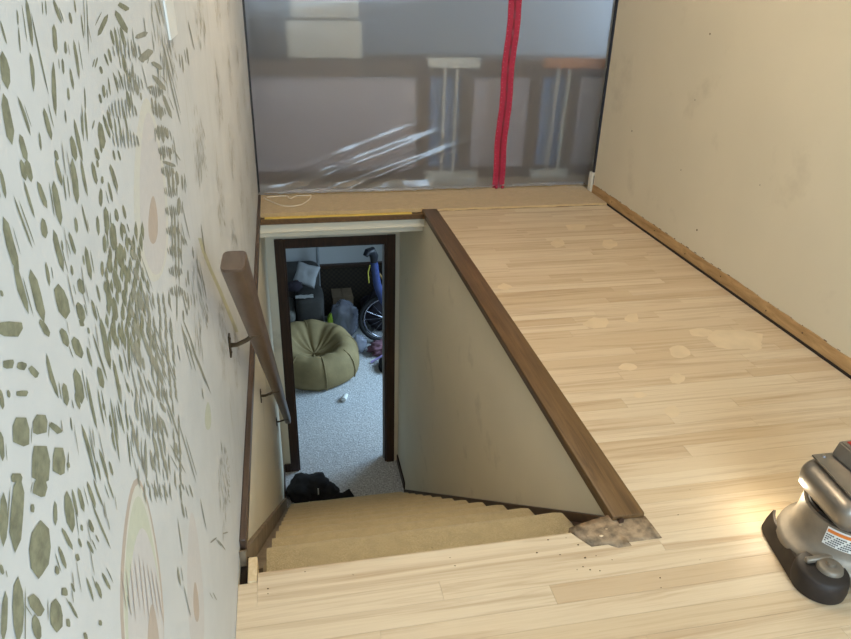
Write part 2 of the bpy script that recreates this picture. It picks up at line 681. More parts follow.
# left wall with wallpaper (upper) and painted stairwell part below the trim
bm = box(XL - 0.12, XL, YB, YS + 0.02, 0.0, ZC)
wall_left = struct('wall_left', bm, 'wallpaper_ground', 'white wallpaper wall printed with large olive feather shapes', 'wall')
struct('wall_stair_left', box(XL - 0.12, XL, YE - 0.05, YD, ZF - 0.05, -0.0005), 'paint_stair', 'cream painted stairwell wall below the handrail', 'wall')
struct('wall_stair_right', box(XW, XW + 0.065, YE - 0.029, YD, ZF - 0.05, -0.101), 'paint_stair', 'cream painted stairwell wall under the brown cap', 'wall')
obj('wall_upper_band', box(XW, XW + 0.0, YE, YD, 0, 0), None) if False else None
bm = box(XW, XW + 0.05, YE - 0.02, 4.0, -0.101, -0.001)
obj('wall_top_plate', bm, 'paint_stair', bpy.data.objects['wall_stair_right'])
# right hall wall with its thickness at the far end
bm = box(XR, XR + 0.12, YB, 4.21, -0.1, ZC, bev=0.003)
wall_right = struct('wall_right', bm, 'paint_cream', 'plain cream hallway wall with scuffs and specks', 'wall')
for u, v, s in [(632, 131, 1.3), (710, 34, 1.2), (697, 230, 1.3), (695, 100, .8), (681, 170, .8), (760, 185, .7)]:
    p = on_x(u, v, XR)
    obj('scuff_speck', bm_blob(bmesh.new(), (XR - 0.0004, p.y, p.z), (0.0012, 0.005 * s, 0.004 * s), 1, .2, 3, u), 'debris', wall_right)
struct('ceiling', box(XL - 0.12, XR + 0.12, YB, YS, ZC, ZC + 0.1), 'paint_ceiling', 'plain white hallway ceiling', 'ceiling')
# wall behind the camera with a window opening
bm = bmesh.new()
for a in ((XL - .12, 0.15, -0.1, ZC), (1.65, XR + .12, -0.1, ZC), (0.15, 1.65, -0.1, 0.85), (0.15, 1.65, 2.05, ZC)):
    bm_box(bm, a[0], a[1], YB - 0.12, YB, a[2], a[3])
struct('wall_back', bm, 'paint_cream', 'cream wall behind the landing with a window', 'wall')
bm = bmesh.new()
for a in ((0.15, 1.65, 0.85, 0.9), (0.15, 1.65, 2.0, 2.05), (0.15, 0.2, 0.9, 2.0), (1.6, 1.65, 0.9, 2.0), (0.88, 0.92, 0.9, 2.0)):
    bm_box(bm, a[0], a[1], YB - 0.1, YB - 0.04, a[2], a[3])
w1 = struct('window_1', bm, 'white_trim', 'white window behind the landing', 'window')
obj('pane', box(0.2, 0.88, YB - 0.075, YB - 0.07, 0.9, 2.0), 'window_glass', w1)
obj('pane', box(0.92, 1.6, YB - 0.075, YB - 0.07, 0.9, 2.0), 'window_glass', w1)

# exposed strip where the right baseboard was pulled off
bm = bmesh.new()
ys = [YB + 0.02] + [0.3 + i * 0.06 for i in range(66)]
ys = [v for v in ys if v < 4.2] + [4.205]
rb = random.Random(5)
lo, hi, lo2, hi2 = [], [], [], []
for v in ys:
    hgt = 0.062 + rb.uniform(-0.003, 0.003)
    lo.append(bm.verts.new((XR - 0.006, v, 0.009)))
    hi.append(bm.verts.new((XR - 0.004, v, hgt)))
    lo2.append(bm.verts.new((XR - 0.0001, v, 0.009)))
    hi2.append(bm.verts.new((XR - 0.0001, v, hgt + 0.002)))
for k in range(len(ys) - 1):
    for A, B in ((lo, hi), (hi, hi2), (lo2, lo)):
        bm.faces.new((A[k], A[k + 1], B[k + 1], B[k]))
bmesh.ops.recalc_face_normals(bm, faces=bm.faces[:])
base_r = struct('baseboard_right', bm, 'tan_base_strip', 'bare tan strip along the foot of the right wall where trim was removed', 'baseboard')
for v, z in [(3.9, .035), (3.35, .04), (3.02, .03), (2.7, .04), (2.35, .028), (2.12, .04)]:
    obj('nail', bm_blob(bmesh.new(), (XR - 0.006, v, z), (.003, .004, .004), 1, 0), 'debris', base_r)
# dark line of scraped paint above the strip
bm = bmesh.new()
for k in range(46):
    v = 0.9 + k * 0.072 + rb.uniform(0, .02)
    if v > 4.1:
        break
    ln = rb.uniform(.006, .03) if rb.random() < .6 else .004
    bm_box(bm, XR - 0.0012, XR - 0.0001, v, v + ln, 0.0645, 0.0658 + rb.uniform(0, .0025))
obj('paint_edge', bm, 'debris', base_r)['kind'] = 'stuff'
obj('foot_gap_shade', box(XR - 0.0125, XR - 0.0002, YB + .02, 4.205, -0.0175, 0.0088), 'dark_gap', base_r)  # solid dark strip; its colour stands for the shade in the open gap
# white corner piece at the far end of the right wall
bm = bmesh.new()
bm_box(bm, XR - 0.014, XR + 0.0, 4.213, 4.262, 0.0, 0.135, bev=0.003)
bm_box(bm, XR - 0.014, XR + 0.03, 4.212, 4.225, 0.118, 0.136, bev=0.002)
struct('trim_3', bm, 'white_trim', 'short white corner trim at the far end of the right wall', 'trim')

# brown cap along the stairwell edge
bm = box(0.795, XC1 - 0.005, YE + 0.012, 3.945, 0.0, 0.019, bev=0.004, seg=2)
cap = struct('trim_1', bm, 'brown_trim_wood', 'long brown wooden cap board along the stairwell edge', 'trim', True)
obj('cap_underside', box(0.806, XW - 0.001, YE - 0.02, 3.944, -0.035, -0.0005, bev=0.003), 'brown_trim_wood', cap)
# brown moulding at floor level along the wallpaper wall
bm = box(XL + 0.0003, XL + 0.017, YE + 0.085, 4.33, -0.022, 0.024, bev=0.003)
tr2 = struct('trim_2', bm, 'brown_rail_wood', 'narrow brown moulding below the wallpaper above the stairs', 'trim', True)

# far end of the stairwell: floor edge, brown board, cream header
slab = struct('floor_far', box(XL - 0.6, XR + 1.4, 4.031, 8.2, -0.10, -0.012), 'strip_carpet', 'upper floor beyond the stairwell', 'floor')
bm = bmesh.new()
rs = random.Random(9)
N = 60
f0, b0, f1, b1 = [], [], [], []
for i in range(N + 1):
    x = XL + 0.01 + (XR - 0.012 - XL - 0.01) * i / N
    e = (3.982 if x < XC1 - .05 else 3.952) + rs.uniform(-0.006, 0.006)
    f0.append(bm.verts.new((x, e, 0.0008 if x > XC1 - .05 else -0.01)))
    f1.append(bm.verts.new((x, e + 0.006, 0.012 + rs.uniform(-.002, .002))))
    b1.append(bm.verts.new((x, YS + 0.01, 0.012)))
    b0.append(bm.verts.new((x, YS + 0.01, 0.0)))
for i in range(N):
    for A, B in ((f0, f1), (f1, b1), (b1, b0)):
        bm.faces.new((A[i], A[i + 1], B[i + 1], B[i]))
bmesh.ops.recalc_face_normals(bm, faces=bm.faces[:])
tag(obj('carpet_strip', bm, 'strip_carpet', None, True, 50), 'frayed tan carpet strip across the far end below the plastic sheet', 'carpet')
tag(obj('tack_strip', box(XL + 0.04, 0.735, 3.948, 3.97, -0.012, -0.0045, bev=0.001), 'tack_strip_wood'), 'thin yellow tack strip along the front edge of the far carpet', 'tack strip')
bm = box(XL + 0.002, XW, 3.945, 4.03, -0.045, -0.0125, bev=0.003)
struct('trim_4', bm, 'brown_trim_wood', 'brown board edging the floor above the downstairs doorway', 'trim')
bm = box(XL, XW - 0.001, 3.972, 4.03, -0.105, -0.0455, bev=0.004)
struct('wall_header', bm, 'paint_stair', 'pale header strip under the far floor edge', 'wall')
struct('ceiling_stair', box(XL, XW, 4.03, YD, -0.15, -0.101), 'paint_stair', 'low ceiling over the stair foot', 'ceiling')

# ------------------------------------------------------------------ wallpaper print (flat print on the paper)
SP = 0.2505
ZA = [(0,85,25,175,8),(8,210,28,350,34),(12,380,45,570,34),(65,40,70,100,6),(72,110,80,210,6),(102,0,128,180,16),(118,215,132,360,14),(125,60,190,365,6),(70,390,118,535,12),(78,540,105,640,22),(180,0,184,60,5),(213,0,243,90,14),(214,100,222,210,17),(212,255,222,455,17),(175,435,203,555,18),(155,530,162,600,8),(220,600,228,640,14),(275,50,285,95,10),(295,0,301,50,6),(322,60,332,150,6),(258,165,262,215,10),(293,165,314,310,12),(248,235,252,295,9),(278,275,292,355,10),(270,350,274,400,9),(345,0,352,210,4),(335,350,340,440,6),(338,440,348,560,8),(295,480,328,640,14),(285,545,300,640,20),(258,440,262,490,6),(325,420,332,560,5),(390,140,428,60,18),(440,120,455,180,10),(455,110,474,220,10),(480,110,500,190,14),(462,45,505,130,22),(475,15,510,40,20),(432,195,443,250,10),(415,215,432,262,8),(400,265,405,295,12),(388,230,378,270,6),(488,215,500,290,12),(502,280,519,330,12),(450,290,470,370,7),(470,280,490,350,7),(430,310,440,380,6),(410,340,416,390,12),(396,375,402,412,10),(505,360,519,440,12),(428,440,445,520,12),(412,460,438,550,12),(395,490,412,590,24),(455,470,465,560,6),(470,460,490,570,6),(490,420,515,560,6),(375,480,368,515,5),(380,590,392,640,14),(400,560,404,610,10),(450,600,458,640,8),(470,600,480,640,8)]
ZB = [(0,40,20,150,14),(82,0,100,80,20),(105,0,122,85,22),(95,90,135,225,12),(55,150,125,345,8),(12,235,70,440,32),(55,400,110,605,24),(122,445,172,640,34),(148,90,185,190,20),(167,235,180,310,22),(182,410,195,500,12),(232,500,260,630,44),(214,90,240,255,24),(222,0,245,100,14),(213,285,250,440,22),(288,0,306,170,22),(322,0,348,140,12),(300,230,305,290,12),(275,290,298,375,14),(245,320,250,360,5),(283,420,288,460,10),(340,350,362,475,18),(316,475,330,535,26),(310,570,330,645,28),(368,10,383,95,16),(385,0,390,30,10),(400,115,402,185,14),(405,65,408,95,10),(388,225,392,300,12),(413,305,415,370,10),(405,405,408,465,12),(430,90,448,165,10),(440,20,466,120,16),(420,190,428,285,20),(445,255,458,360,26),(460,195,468,245,14),(490,180,500,235,10),(487,255,498,295,14),(476,335,486,435,24),(435,375,442,450,16),(460,445,473,530,18),(500,420,508,490,16),(490,520,500,585,16),(425,470,437,605,18),(452,550,462,640,20),(485,600,492,640,14),(385,500,398,565,8),(365,560,385,640,12),(325,180,350,290,8),(250,60,262,160,6),(512,310,519,340,10),(512,580,519,640,14),(0,520,8,545,12),(330,380,334,420,6)]
ZC_ = [(-6,30,84,42,58),(160,0,192,65,24),(245,35,268,105,26),(294,70,323,150,32),(12,175,52,175,32),(68,180,102,188,28),(118,190,148,225,24),(30,280,34,310,12),(65,293,108,293,22),(0,280,8,355,16),(0,450,8,560,20),(84,395,82,500,60),(160,382,154,455,50),(200,415,240,450,26),(162,510,160,645,64),(235,515,232,615,48),(65,615,65,650,40),(270,570,272,590,12),(185,140,230,305,18),(252,255,265,340,22),(300,200,323,330,32),(300,290,315,355,14),(345,110,365,185,12),(345,235,385,430,12),(325,425,380,640,14),(280,390,285,440,6),(390,190,410,270,22),(390,280,415,420,7),(402,0,438,190,22),(370,60,425,235,8),(452,0,458,100,12),(485,0,485,100,10),(510,40,515,200,10),(450,165,480,330,14),(475,140,488,210,10),(470,330,495,450,8),(440,320,475,560,8),(435,380,445,430,8),(500,370,510,440,8),(395,520,430,640,12),(435,565,448,620,10),(385,565,400,640,8),(445,450,460,520,7),(505,450,519,580,6),(505,250,515,290,8),(410,330,416,360,10),(320,0,328,25,16),(350,30,354,55,8)]
ZD = [(12,60,10,260,32),(76,-5,58,280,50),(165,0,155,65,50),(128,100,128,130,14),(160,172,152,388,76),(218,90,220,180,16),(267,50,288,205,34),(288,40,310,145,12),(312,35,335,125,16),(350,10,380,110,14),(375,0,412,105,8),(370,100,440,270,8),(430,0,455,75,6),(325,180,328,205,10),(355,160,372,210,16),(350,245,372,295,12),(248,195,288,278,16),(313,235,325,270,10),(235,270,262,355,16),(305,300,312,325,14),(225,345,228,380,16),(382,220,395,250,6),(410,375,440,440,12),(345,395,372,485,10),(385,410,405,475,14),(285,415,297,450,10),(255,435,258,465,22),(0,340,8,380,14),(18,455,10,645,22),(70,400,70,645,42),(120,470,165,540,40),(138,545,152,645,32),(222,482,225,608,48),(275,490,310,555,10),(270,560,272,590,16),(400,565,402,585,12),(338,615,345,640,14)]
ZE = [(20,150,68,130,20),(5,180,20,230,10),(40,240,85,200,28),(60,210,50,250,10),(85,250,128,275,18),(90,300,140,360,18),(5,310,10,260,8),(20,320,30,380,14),(70,350,90,345,10),(130,380,165,470,14),(100,400,108,470,8),(112,410,122,480,8),(85,390,90,440,8),(110,500,115,560,10),(125,500,132,570,12),(140,510,150,555,12),(155,590,160,640,8),(130,590,134,640,8),(98,10,120,100,6),(125,160,165,320,5),(145,260,200,490,5),(175,600,200,640,5),(205,220,212,290,6),(225,190,235,260,6),(0,380,4,420,8),(40,370,44,400,8)]
ZF_ = [(130,5,180,25,14),(150,40,155,110,10),(170,45,172,140,8),(185,45,190,100,12),(205,60,210,120,7),(195,150,192,220,14),(165,190,170,400,5),(178,210,182,480,5),(190,230,196,500,5),(185,500,186,640,5),(205,300,215,340,8),(0,320,10,350,10),(5,360,20,400,16),(20,370,80,540,6),(15,430,32,480,14),(10,510,20,560,20),(30,540,45,600,14),(50,520,80,640,12),(0,580,10,630,14),(215,520,225,570,6),(230,440,235,500,6),(230,540,235,600,6),(210,600,214,640,6)]
ZG = [(10,0,40,80,16),(20,80,40,190,22),(0,50,30,180,8),(60,0,150,240,8),(50,60,85,160,14),(50,150,55,200,10),(80,130,130,260,18),(30,200,60,300,10),(70,240,95,310,10),(90,0,180,260,5),(120,330,140,370,12),(145,320,190,460,8),(90,385,102,450,16),(110,390,125,460,8),(130,400,150,470,8),(20,320,30,400,12),(50,350,70,460,10),(5,400,40,560,10),(60,480,65,640,10),(95,470,110,560,14),(115,470,130,560,10),(180,490,190,540,10),(190,400,260,640,4),(160,500,220,610,6),(80,520,90,600,10),(140,560,150,640,8),(210,0,260,130,5),(220,60,260,200,5),(240,90,320,290,6),(205,20,230,120,5)]
ZH = [(65,0,72,30,8),(95,20,110,70,8),(130,20,150,70,8),(195,20,205,60,6),(205,90,215,150,8),(190,350,200,420,8),(235,20,250,70,6),(320,250,345,230,5),(370,215,390,208,5),(350,240,380,280,4),(330,450,345,480,4)]
rw = random.Random(21)


LAYER = [0]


def flat_poly(bm, pts):
    LAYER[0] += 1
    vs = []
    for p in pts:
        q = on_x(min(p.x, 246), p.y, XL)
        vs.append(bm.verts.new((XL + 0.0003 + LAYER[0] * 6e-7, q.y, q.z)))
    bm.faces.new(vs)


def cell(bm, a, b, hw):
    d = b - a
    nn = Vector((-d.y, d.x)).normalized() * hw
    j = lambda: rw.uniform(.85, 1.12)
    asp = d.length / max(hw * 2, .1)
    f = 1 if rw.random() < .7 else -1
    if asp < 2.2:                        # blocky cell
        pts = [a + nn * f * .8 * j(), a + d * .3 + nn * f * 1.05 * j(), b - d * .15 + nn * f * j(), b - nn * f * .3, b - d * .08 - nn * f * .9 * j(), a + d * .4 - nn * f * j(), a - nn * f * .6 * j()]
    elif asp < 9:                        # long cell with opposed slanted ends
        pts = [a, a + d * .14 + nn * f * .85 * j(), a + d * .45 + nn * f * j(), a + d * .74 + nn * f * .95 * j(), b - d * .08 + nn * f * .35, b, b - d * .18 - nn * f * .9 * j(), a + d * .5 - nn * f * j(), a + d * .22 - nn * f * .8 * j()]
    else:
        bend = nn * rw.uniform(-.6, .6)
        pts = [a, a + d * .2 + nn * .8 * j() + bend * .6, a + d * .55 + nn * j() + bend, a + d * .85 + nn * .7 * j() + bend * .5, b, a + d * .8 - nn * .8 * j() + bend * .5, a + d * .45 - nn * j() + bend, a + d * .15 - nn * .7 * j() + bend * .5]
    flat_poly(bm, pts)


def spindles(bm, lst, ox, oy, s, off, hair=.45):
    for x1, y1, x2, y2, w in lst:
        a = Vector((ox + x1 * s, oy + y1 * s)); b = Vector((ox + x2 * s, oy + y2 * s))
        d = b - a
        a, b = a - d * .05, b + d * .05
        cell(bm, a, b, w * s * .54)
        if rw.random() < hair and d.length > 8 and abs(d.y) > abs(d.x):
            sh = Vector((rw.choice((-1, 1)) * (w * s * .5 + rw.uniform(1.6, 3.2)), rw.uniform(-6, 6)))
            cell(bm, a + sh + d * rw.uniform(0, .3), b + sh - d * rw.uniform(0, .3), rw.uniform(.3, .6))


def net(bm, x0, x1, y0, y1, dx, dy, lean, hw, ln, keep, inside):
    """staggered rows of slender diamond cells"""
    row = 0
    v = y0
    while v < y1:
        u = x0 + (dx / 2 if row % 2 else 0)
        while u < x1:
            c = Vector((u + lean * (v - y0) + rw.uniform(-.5, .5), v + rw.uniform(-1.5, 1.5)))
            if inside(c.x, c.y) and rw.random() < keep:
                L = ln * rw.uniform(.75, 1.15)
                flat_poly(bm, [c + Vector((-lean * 2, -L / 2)), c + Vector((hw * .8, -L * .1)), c + Vector((hw * .9, L * .12)), c + Vector((lean * 8, L / 2)), c + Vector((-hw * .8, L * .1)), c + Vector((-hw * .9, -L * .14))])
            u += dx
        v += dy
        row += 1


bm = bmesh.new()
for lst, oy in ((ZA, 0), (ZB, 160), (ZC_, 320)):
    spindles(bm, lst, 0, oy, SP, 0.0005)
spindles(bm, ZD, 0, 480, 0.249, 0.0005)
net(bm, 92, 150, 232, 345, 7.2, 11, .16, 1.9, 19, .9, lambda x, y: x < 131 + (y - 110) * .10 and x > 104)
pr = obj('wallpaper_print', bm, 'print_olive', wall_left, label='olive spindle shapes of the feather print')
pr['kind'] = 'stuff'
bm = bmesh.new()
for lst, oy in ((ZE, 0), (ZF_, 160), (ZG, 320), (ZH, 480)):
    spindles(bm, lst, 130, oy, SP, 0.0005, .8)
net(bm, 130, 170, 300, 400, 5.6, 12, .30, 1.3, 20, .85, lambda x, y: 128 < x < 176 and x > 122 + (y - 300) * .25)
net(bm, 120, 175, 395, 500, 5.2, 14, .22, 1.0, 22, .55, lambda x, y: 118 < x < 182)
# hatched chain beside the first eye
for k in range(11):
    v0 = 84 + k * 20
    u0 = 149 + k * 2.9 if k < 5 else 163.5 + (k - 5) * 1.2
    for m in range(7):
        u = u0 + m * 2.0 + rw.uniform(-.3, .3)
        cell(bm, Vector((u, v0 + abs(m - 3) * 1.2)), Vector((u + 1.6, v0 + 15 - abs(m - 3) * 1.4)), rw.uniform(.4, .75))
# tufts above the first eye
for (cu, cv, n_, sp_) in ((112, 45, 8, 26), (118, 78, 9, 22), (108, 105, 9, 26), (112, 135, 8, 24)):
    for m in range(n_):
        t_a = m / (n_ - 1)
        cell(bm, Vector((cu + t_a * sp_, cv - 8 * math.sin(PI * t_a))), Vector((cu + t_a * sp_ + 2.5, cv + 15 - 6 * abs(t_a - .5))), rw.uniform(.45, .9))
# hairlines running down between the motifs
for k in range(90):
    u = rw.uniform(60, 205); v = rw.uniform(5, 600)
    if 128 < u < 172 and (95 < v < 285 or v > 475) or 186 < u < 200 and v > 500:
        continue
    L = rw.uniform(12, 40)
    cell(bm, Vector((u, v)), Vector((u + L * rw.uniform(.1, .24), v + L)), rw.uniform(.25, .55))
pr = obj('wallpaper_print', bm, 'print_grey_olive', wall_left, label='fine grey-olive strokes of the feather print')
pr['kind'] = 'stuff'
# finer strokes further along the wall, drooping fans around each printed eye
bm = bmesh.new()
for cy in [1.22 + 0.30 * k for k in range(11)]:
    for cz in ((1.32, 0.86, 0.40) if int(cy * 10 / 3) % 2 else (1.1, 0.64, 0.2)):
        for k in range(70):
            an = rw.uniform(-1.25, 1.25)
            rr = rw.uniform(0.07, 0.21)
            yy = cy + math.sin(an) * rr * 0.62
            zz = cz + math.cos(an) * rr
            if zz < 0.04 or yy > 4.3:
                continue
            L = rw.uniform(.012, .035)
            w = rw.uniform(.0015, .004)
            dy, dz = math.sin(an * .6) * L, -math.cos(an * .6) * L
            vs = [bm.verts.new((XL + 0.0005, a, b)) for a, b in ((yy, zz + .2 * L), (yy + w + dy * .5, zz + dz * .5), (yy + dy, zz + dz), (yy - w + dy * .5, zz + dz * .5))]
            bm.faces.new(vs)
pr = obj('wallpaper_print', bm, 'print_faint', wall_left, label='faint strokes of the feather print further along the wall')
pr['kind'] = 'stuff'


def petal(name, cx, top, bot, wid, mat, off, lean=0.0, label=None):
    bm = bmesh.new()
    vs = []
    N = 28
    for k in range(N):
        t = 2 * PI * k / N
        sx = math.sin(t)
        yy = -math.cos(t)
        taper = 0.78 + 0.22 * yy
        u = cx + sx * wid * taper + lean * (0.5 + 0.5 * yy)
        v = (top + bot) / 2 + yy * (bot - top) / 2
        q = on_x(u, v, XL)
        vs.append(bm.verts.new((XL + off, q.y, q.z)))
    bm.faces.new(vs)
    o = obj(name, bm, mat, wall_left)
    return o


petal('print_eye', 146, 98, 282, 21, 'print_cream', 0.00005, 8)
petal('print_eye', 148, 112, 275, 16, 'print_pink', 0.00009, 8)
petal('print_eye', 153, 196, 244, 6, 'print_blush', 0.00013, 0)
petal('print_eye', 137, 478, 700, 27, 'print_blush', 0.00005, 8)
petal('print_eye', 138, 484, 700, 24, 'print_cream', 0.00008, 8)
petal('print_eye', 138, 496, 690, 23, 'print_green', 0.00011, 8)
petal('print_eye', 142, 528, 690, 22, 'print_pink', 0.00014, 6)
petal('print_eye', 152, 604, 690, 8, 'print_blush', 0.00018, 3)
petal('print_eye', 192, 512, 660, 10, 'print_pink', 0.00005, 6)
petal('print_eye', 195, 582, 622, 3.5, 'print_blush', 0.00009, 2)
petal('print_eye', 208, 402, 430, 4, 'print_green', 0.00005, 0)
bm = bmesh.new()
for k in range(9):
    u = 121 + k * 4.2
    cell(bm, Vector((u, 552 + 5 * abs(k - 4))), Vector((u + 5 + k * .4, 612 + 6 * (k % 3))), .38)
pr = obj('wallpaper_print', bm, 'print_blush', wall_left, label='pale pink barbs inside the large printed eye')
pr['kind'] = 'stuff'
bm = bmesh.new()
A = [(199, 238), (203, 252), (210, 270), (219, 290), (228, 312), (236, 332)]
for (a, b), (c, d) in zip(A, A[1:]):
    vs = [bm.verts.new((XL + .0001, on_x(u, v, XL).y, on_x(u, v, XL).z)) for u, v in ((a - 1, b), (a + 2.5, b), (c + 2.5, d), (c - 1, d))]
    bm.faces.new(vs)
obj('print_stroke', bm, 'print_yellow', wall_left)
# two small strips stuck high on the wallpaper
a, b = on_x(164, -12, XL), on_x(175, 34, XL)
bm = bmesh.new()
yl = a.y + .01
for k in range(9):
    pass
bm_prism(bm, [(1.235, 1.285), (1.345, 1.285), (1.352, 1.19), (1.262, 1.188)], 'x', XL + .0006, XL + .004)
tag(obj('tape_strip', bm, 'white_plastic'), 'short glossy white strip stuck high on the wallpaper', 'tape')

# ------------------------------------------------------------------ staircase
NST = 12
stairs = thing('staircase', 'straight staircase with worn beige carpet going down to the doorway', 'staircase', (XL + .5, YE, -2.6))


def tread_mesh():
    """one carpeted step: rounded nosing, tread back to the next riser, riser below; local y=0 at nosing, z=0 at top."""
    bm = bmesh.new()
    sec = [(-RUN - 0.012, 0.0), (-0.03, 0.0), (-0.012, -0.003), (-0.003, -0.011), (0.0, -0.024), (-0.004, -0.036), (-0.014, -0.045), (-0.022, -0.06), (-0.026, -RISE - 0.004), (-RUN - 0.012, -RISE - 0.004)]
    N = 40
    rings = []
    for i in range(N + 1):
        x = XT0 + (XT1 - XT0) * i / N
        e = min(1.0, (XT1 - x) / 0.035)
        kx = 1.0 if e >= 1 else math.sqrt(max(0, 1 - (1 - e) ** 2))
        ring = []
        for j, (yy, zz) in enumerate(sec):
            wob = 0.0035 * noise.noise(Vector((x * 9, j * .7, 3.1)))
            f = (1 - kx)
            yv = yy - (0.03 * f if 1 <= j <= 6 else 0)
            zv = zz - (0.02 * f if 1 <= j <= 4 else 0)
            ring.append(bm.verts.new((x, yv + (wob if 2 <= j <= 7 else 0), zv + (wob * .6 if j <= 6 else 0))))
        rings.append(ring)
    m = len(sec)
    for A, B in zip(rings, rings[1:]):
        for k in range(m):
            bm.faces.new((A[k], A[(k + 1) % m], B[(k + 1) % m], B[k]))
    bm.faces.new(rings[0]); bm.faces.new(rings[-1][::-1])
    bmesh.ops.recalc_face_normals(bm, faces=bm.faces[:])
    me = mesh_of('carpeted_step', bm, True, 50)
    me.materials.append(MATS['stair_carpet'])
    return me


tm = tread_mesh()
for k in range(NST):
    o = bpy.data.objects.new('carpeted_step', tm)
    C.objects.link(o)
    o.parent = stairs
    o.location = Vector((0, Y1 + RUN * k, Z1 - RISE * k)) - stairs.location


def skirt(name, x0, x1, up_, dn, mat, y0, y1):
    bm = bmesh.new()
    pts = [(y0, min(nose_z(y0) + up_, 0.02)), (y1, nose_z(y1) + up_), (y1, ZF), (y1 - .25, ZF), (y0, nose_z(y0) - dn)]
    bm_prism(bm, pts, 'x', x0, x1)
    return obj(name, bm, mat, stairs)


skirt('skirt_board', XW - 0.014, XW - 0.0005, -0.006, 0.5, 'dark_skirt_wood', YE + 0.0, 4.50)
skirt('skirt_board', XL + 0.0005, XL + 0.016, 0.045, 0.5, 'grey_skirt_wood', YE + 0.05, 4.5)
# dark stringer faces in the gaps beside the treads
skirt('stringer', XT1 + 0.001, XW - 0.015, -0.06, 0.5, 'dark_skirt_wood', YE + 0.0, 4.3)
skirt('stringer', XL + 0.017, XT0 - 0.001, -0.05, 0.5, 'grey_skirt_wood', YE + 0.05, 4.3)
# raw wood block in the notch at the left end of the landing
tag(obj('wood_block', box(-0.147, -0.1255, YE - 0.034, YE + 0.045, -0.10, 0.004, bev=0.002), 'raw_block_wood'), 'small raw wood block filling the notch at the left end of the top step', 'wood block')
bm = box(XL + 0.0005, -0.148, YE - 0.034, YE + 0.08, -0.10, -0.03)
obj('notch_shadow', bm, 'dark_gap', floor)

# ------------------------------------------------------------------ handrail
RA, RB = Vector((-0.095, 1.15, 0.848)), Vector((-0.095, 4.54, -1.82))
rail = thing('handrail', 'brown wooden handrail on three bronze brackets along the stairwell wall', 'handrail', (RA.x, RA.y, RA.z))
dr = (RB - RA).normalized()
nu = Vector((1, 0, 0)).cross(dr).normalized()      # roughly up
if nu.z < 0:
    nu = -nu
bm = bmesh.new()
sec = []
for k in range(20):
    a = 2 * PI * k / 20
    c, s = math.cos(a), math.sin(a)
    sec.append((0.0215 * math.copysign(abs(c) ** .38, c), 0.030 * math.copysign(abs(s) ** .42, s)))
rings = []
for t, sc in ((0, .90), (.0012, .98), (.003, 1.0), (.5, 1.0), (.996, 1.0), (1, .8)):
    p = RA.lerp(RB, t)
    lev = 1.0 if t < .3 else 0.0        # upper end is cut level
    rings.append([bm.verts.new(p + Vector((1, 0, 0)) * a * sc + nu * b * sc - dr * (b * sc * nu.z / dr.z) * lev) for a, b in sec])
for A_, B_ in zip(rings, rings[1:]):
    for k in range(20):
        bm.faces.new((A_[k], A_[(k + 1) % 20], B_[(k + 1) % 20], B_[k]))
bm.faces.new(rings[0]); bm.faces.new(rings[-1][::-1])
bmesh.ops.recalc_face_normals(bm, faces=bm.faces[:])
obj('rail', bm, 'brown_rail_wood', rail, True, 50)
for by in (1.64, 2.70, 4.19):
    ay = by - .055
    t = (ay - RA.y) / (RB.y - RA.y)
    c = RA.lerp(RB, t)
    under = c - nu * 0.030
    pz = under.z - 0.062
    bm = bmesh.new()
    bm_box(bm, XL + 0.0004, XL + 0.005, by - .012, by + .012, pz - .032, pz + .032, bev=.002)
    bk = obj('bracket', bm, 'bronze', rail)
    bm = bmesh.new()
    bm_tube(bm, [(XL + .003, by, pz), (XL + .022, by - .006, pz + .004), (XL + .05, ay + .02, under.z - .03), (c.x, ay, under.z - .002)], [.0065, .006, .006, .0065], 10)
    bm_box(bm, c.x - .012, c.x + .012, ay - .012, ay + .012, under.z - .008, under.z + .004)
    bk2 = obj('bracket_arm', bm, 'bronze', bk, True)
    bk2.matrix_parent_inverse = Matrix()
    for dz in (-.02, .02):
        s_ = obj('screw', bm_blob(bmesh.new(), (XL + .0055, by, pz + dz), (.0015, .004, .004), 1, 0), 'bronze', bk)
        s_.matrix_parent_inverse = Matrix()

# ------------------------------------------------------------------ plastic sheet with zipper
sheet = thing('plastic_sheet', 'hazy plastic dust sheet with a red zipper closing the far end of the hall', 'plastic sheet', (1.0, YS, 0))
bm = bmesh.new()
NX, NZ = 150, 110
grid = []


def sheet_y(x, z):
    w = 0.006 * math.sin(x * 3.1 + z * 1.2) + 0.004 * noise.noise(Vector((x * 3, z * 2, 1)))
    low = max(0, 1 - z / 0.62)
    k = (z - 0.10 - 0.36 * (x - 0.2))
    fold = math.exp(-(k / 0.035) ** 2) + .8 * math.exp(-((k + .13) / 0.025) ** 2) + .6 * math.exp(-((k - .10) / 0.02) ** 2)
    w += -0.030 * fold * low * max(0, 1 - abs(x - 0.7) / 1.0)
    w += 0.012 * low * low * noise.noise(Vector((x * 6, z * 9, 4)))
    return YS + w - 0.03 * max(0, 1 - z / .08) * (0.6 + .4 * noise.noise(Vector((x * 5, 0, 2))))


for j in range(NZ + 1):
    z = 0.013 + 2.42 * (j / NZ) ** 1.5
    grid.append([bm.verts.new((XL + 0.004 + (XR + 0.09 - XL) * i / NX, sheet_y(XL + (XR + 0.09 - XL) * i / NX, z), z)) for i in range(NX + 1)])
for j in range(NZ):
    for i in range(NX):
        bm.faces.new((grid[j][i], grid[j][i + 1], grid[j + 1][i + 1], grid[j + 1][i]))
obj('film', bm, 'plastic_film', sheet, True, None)
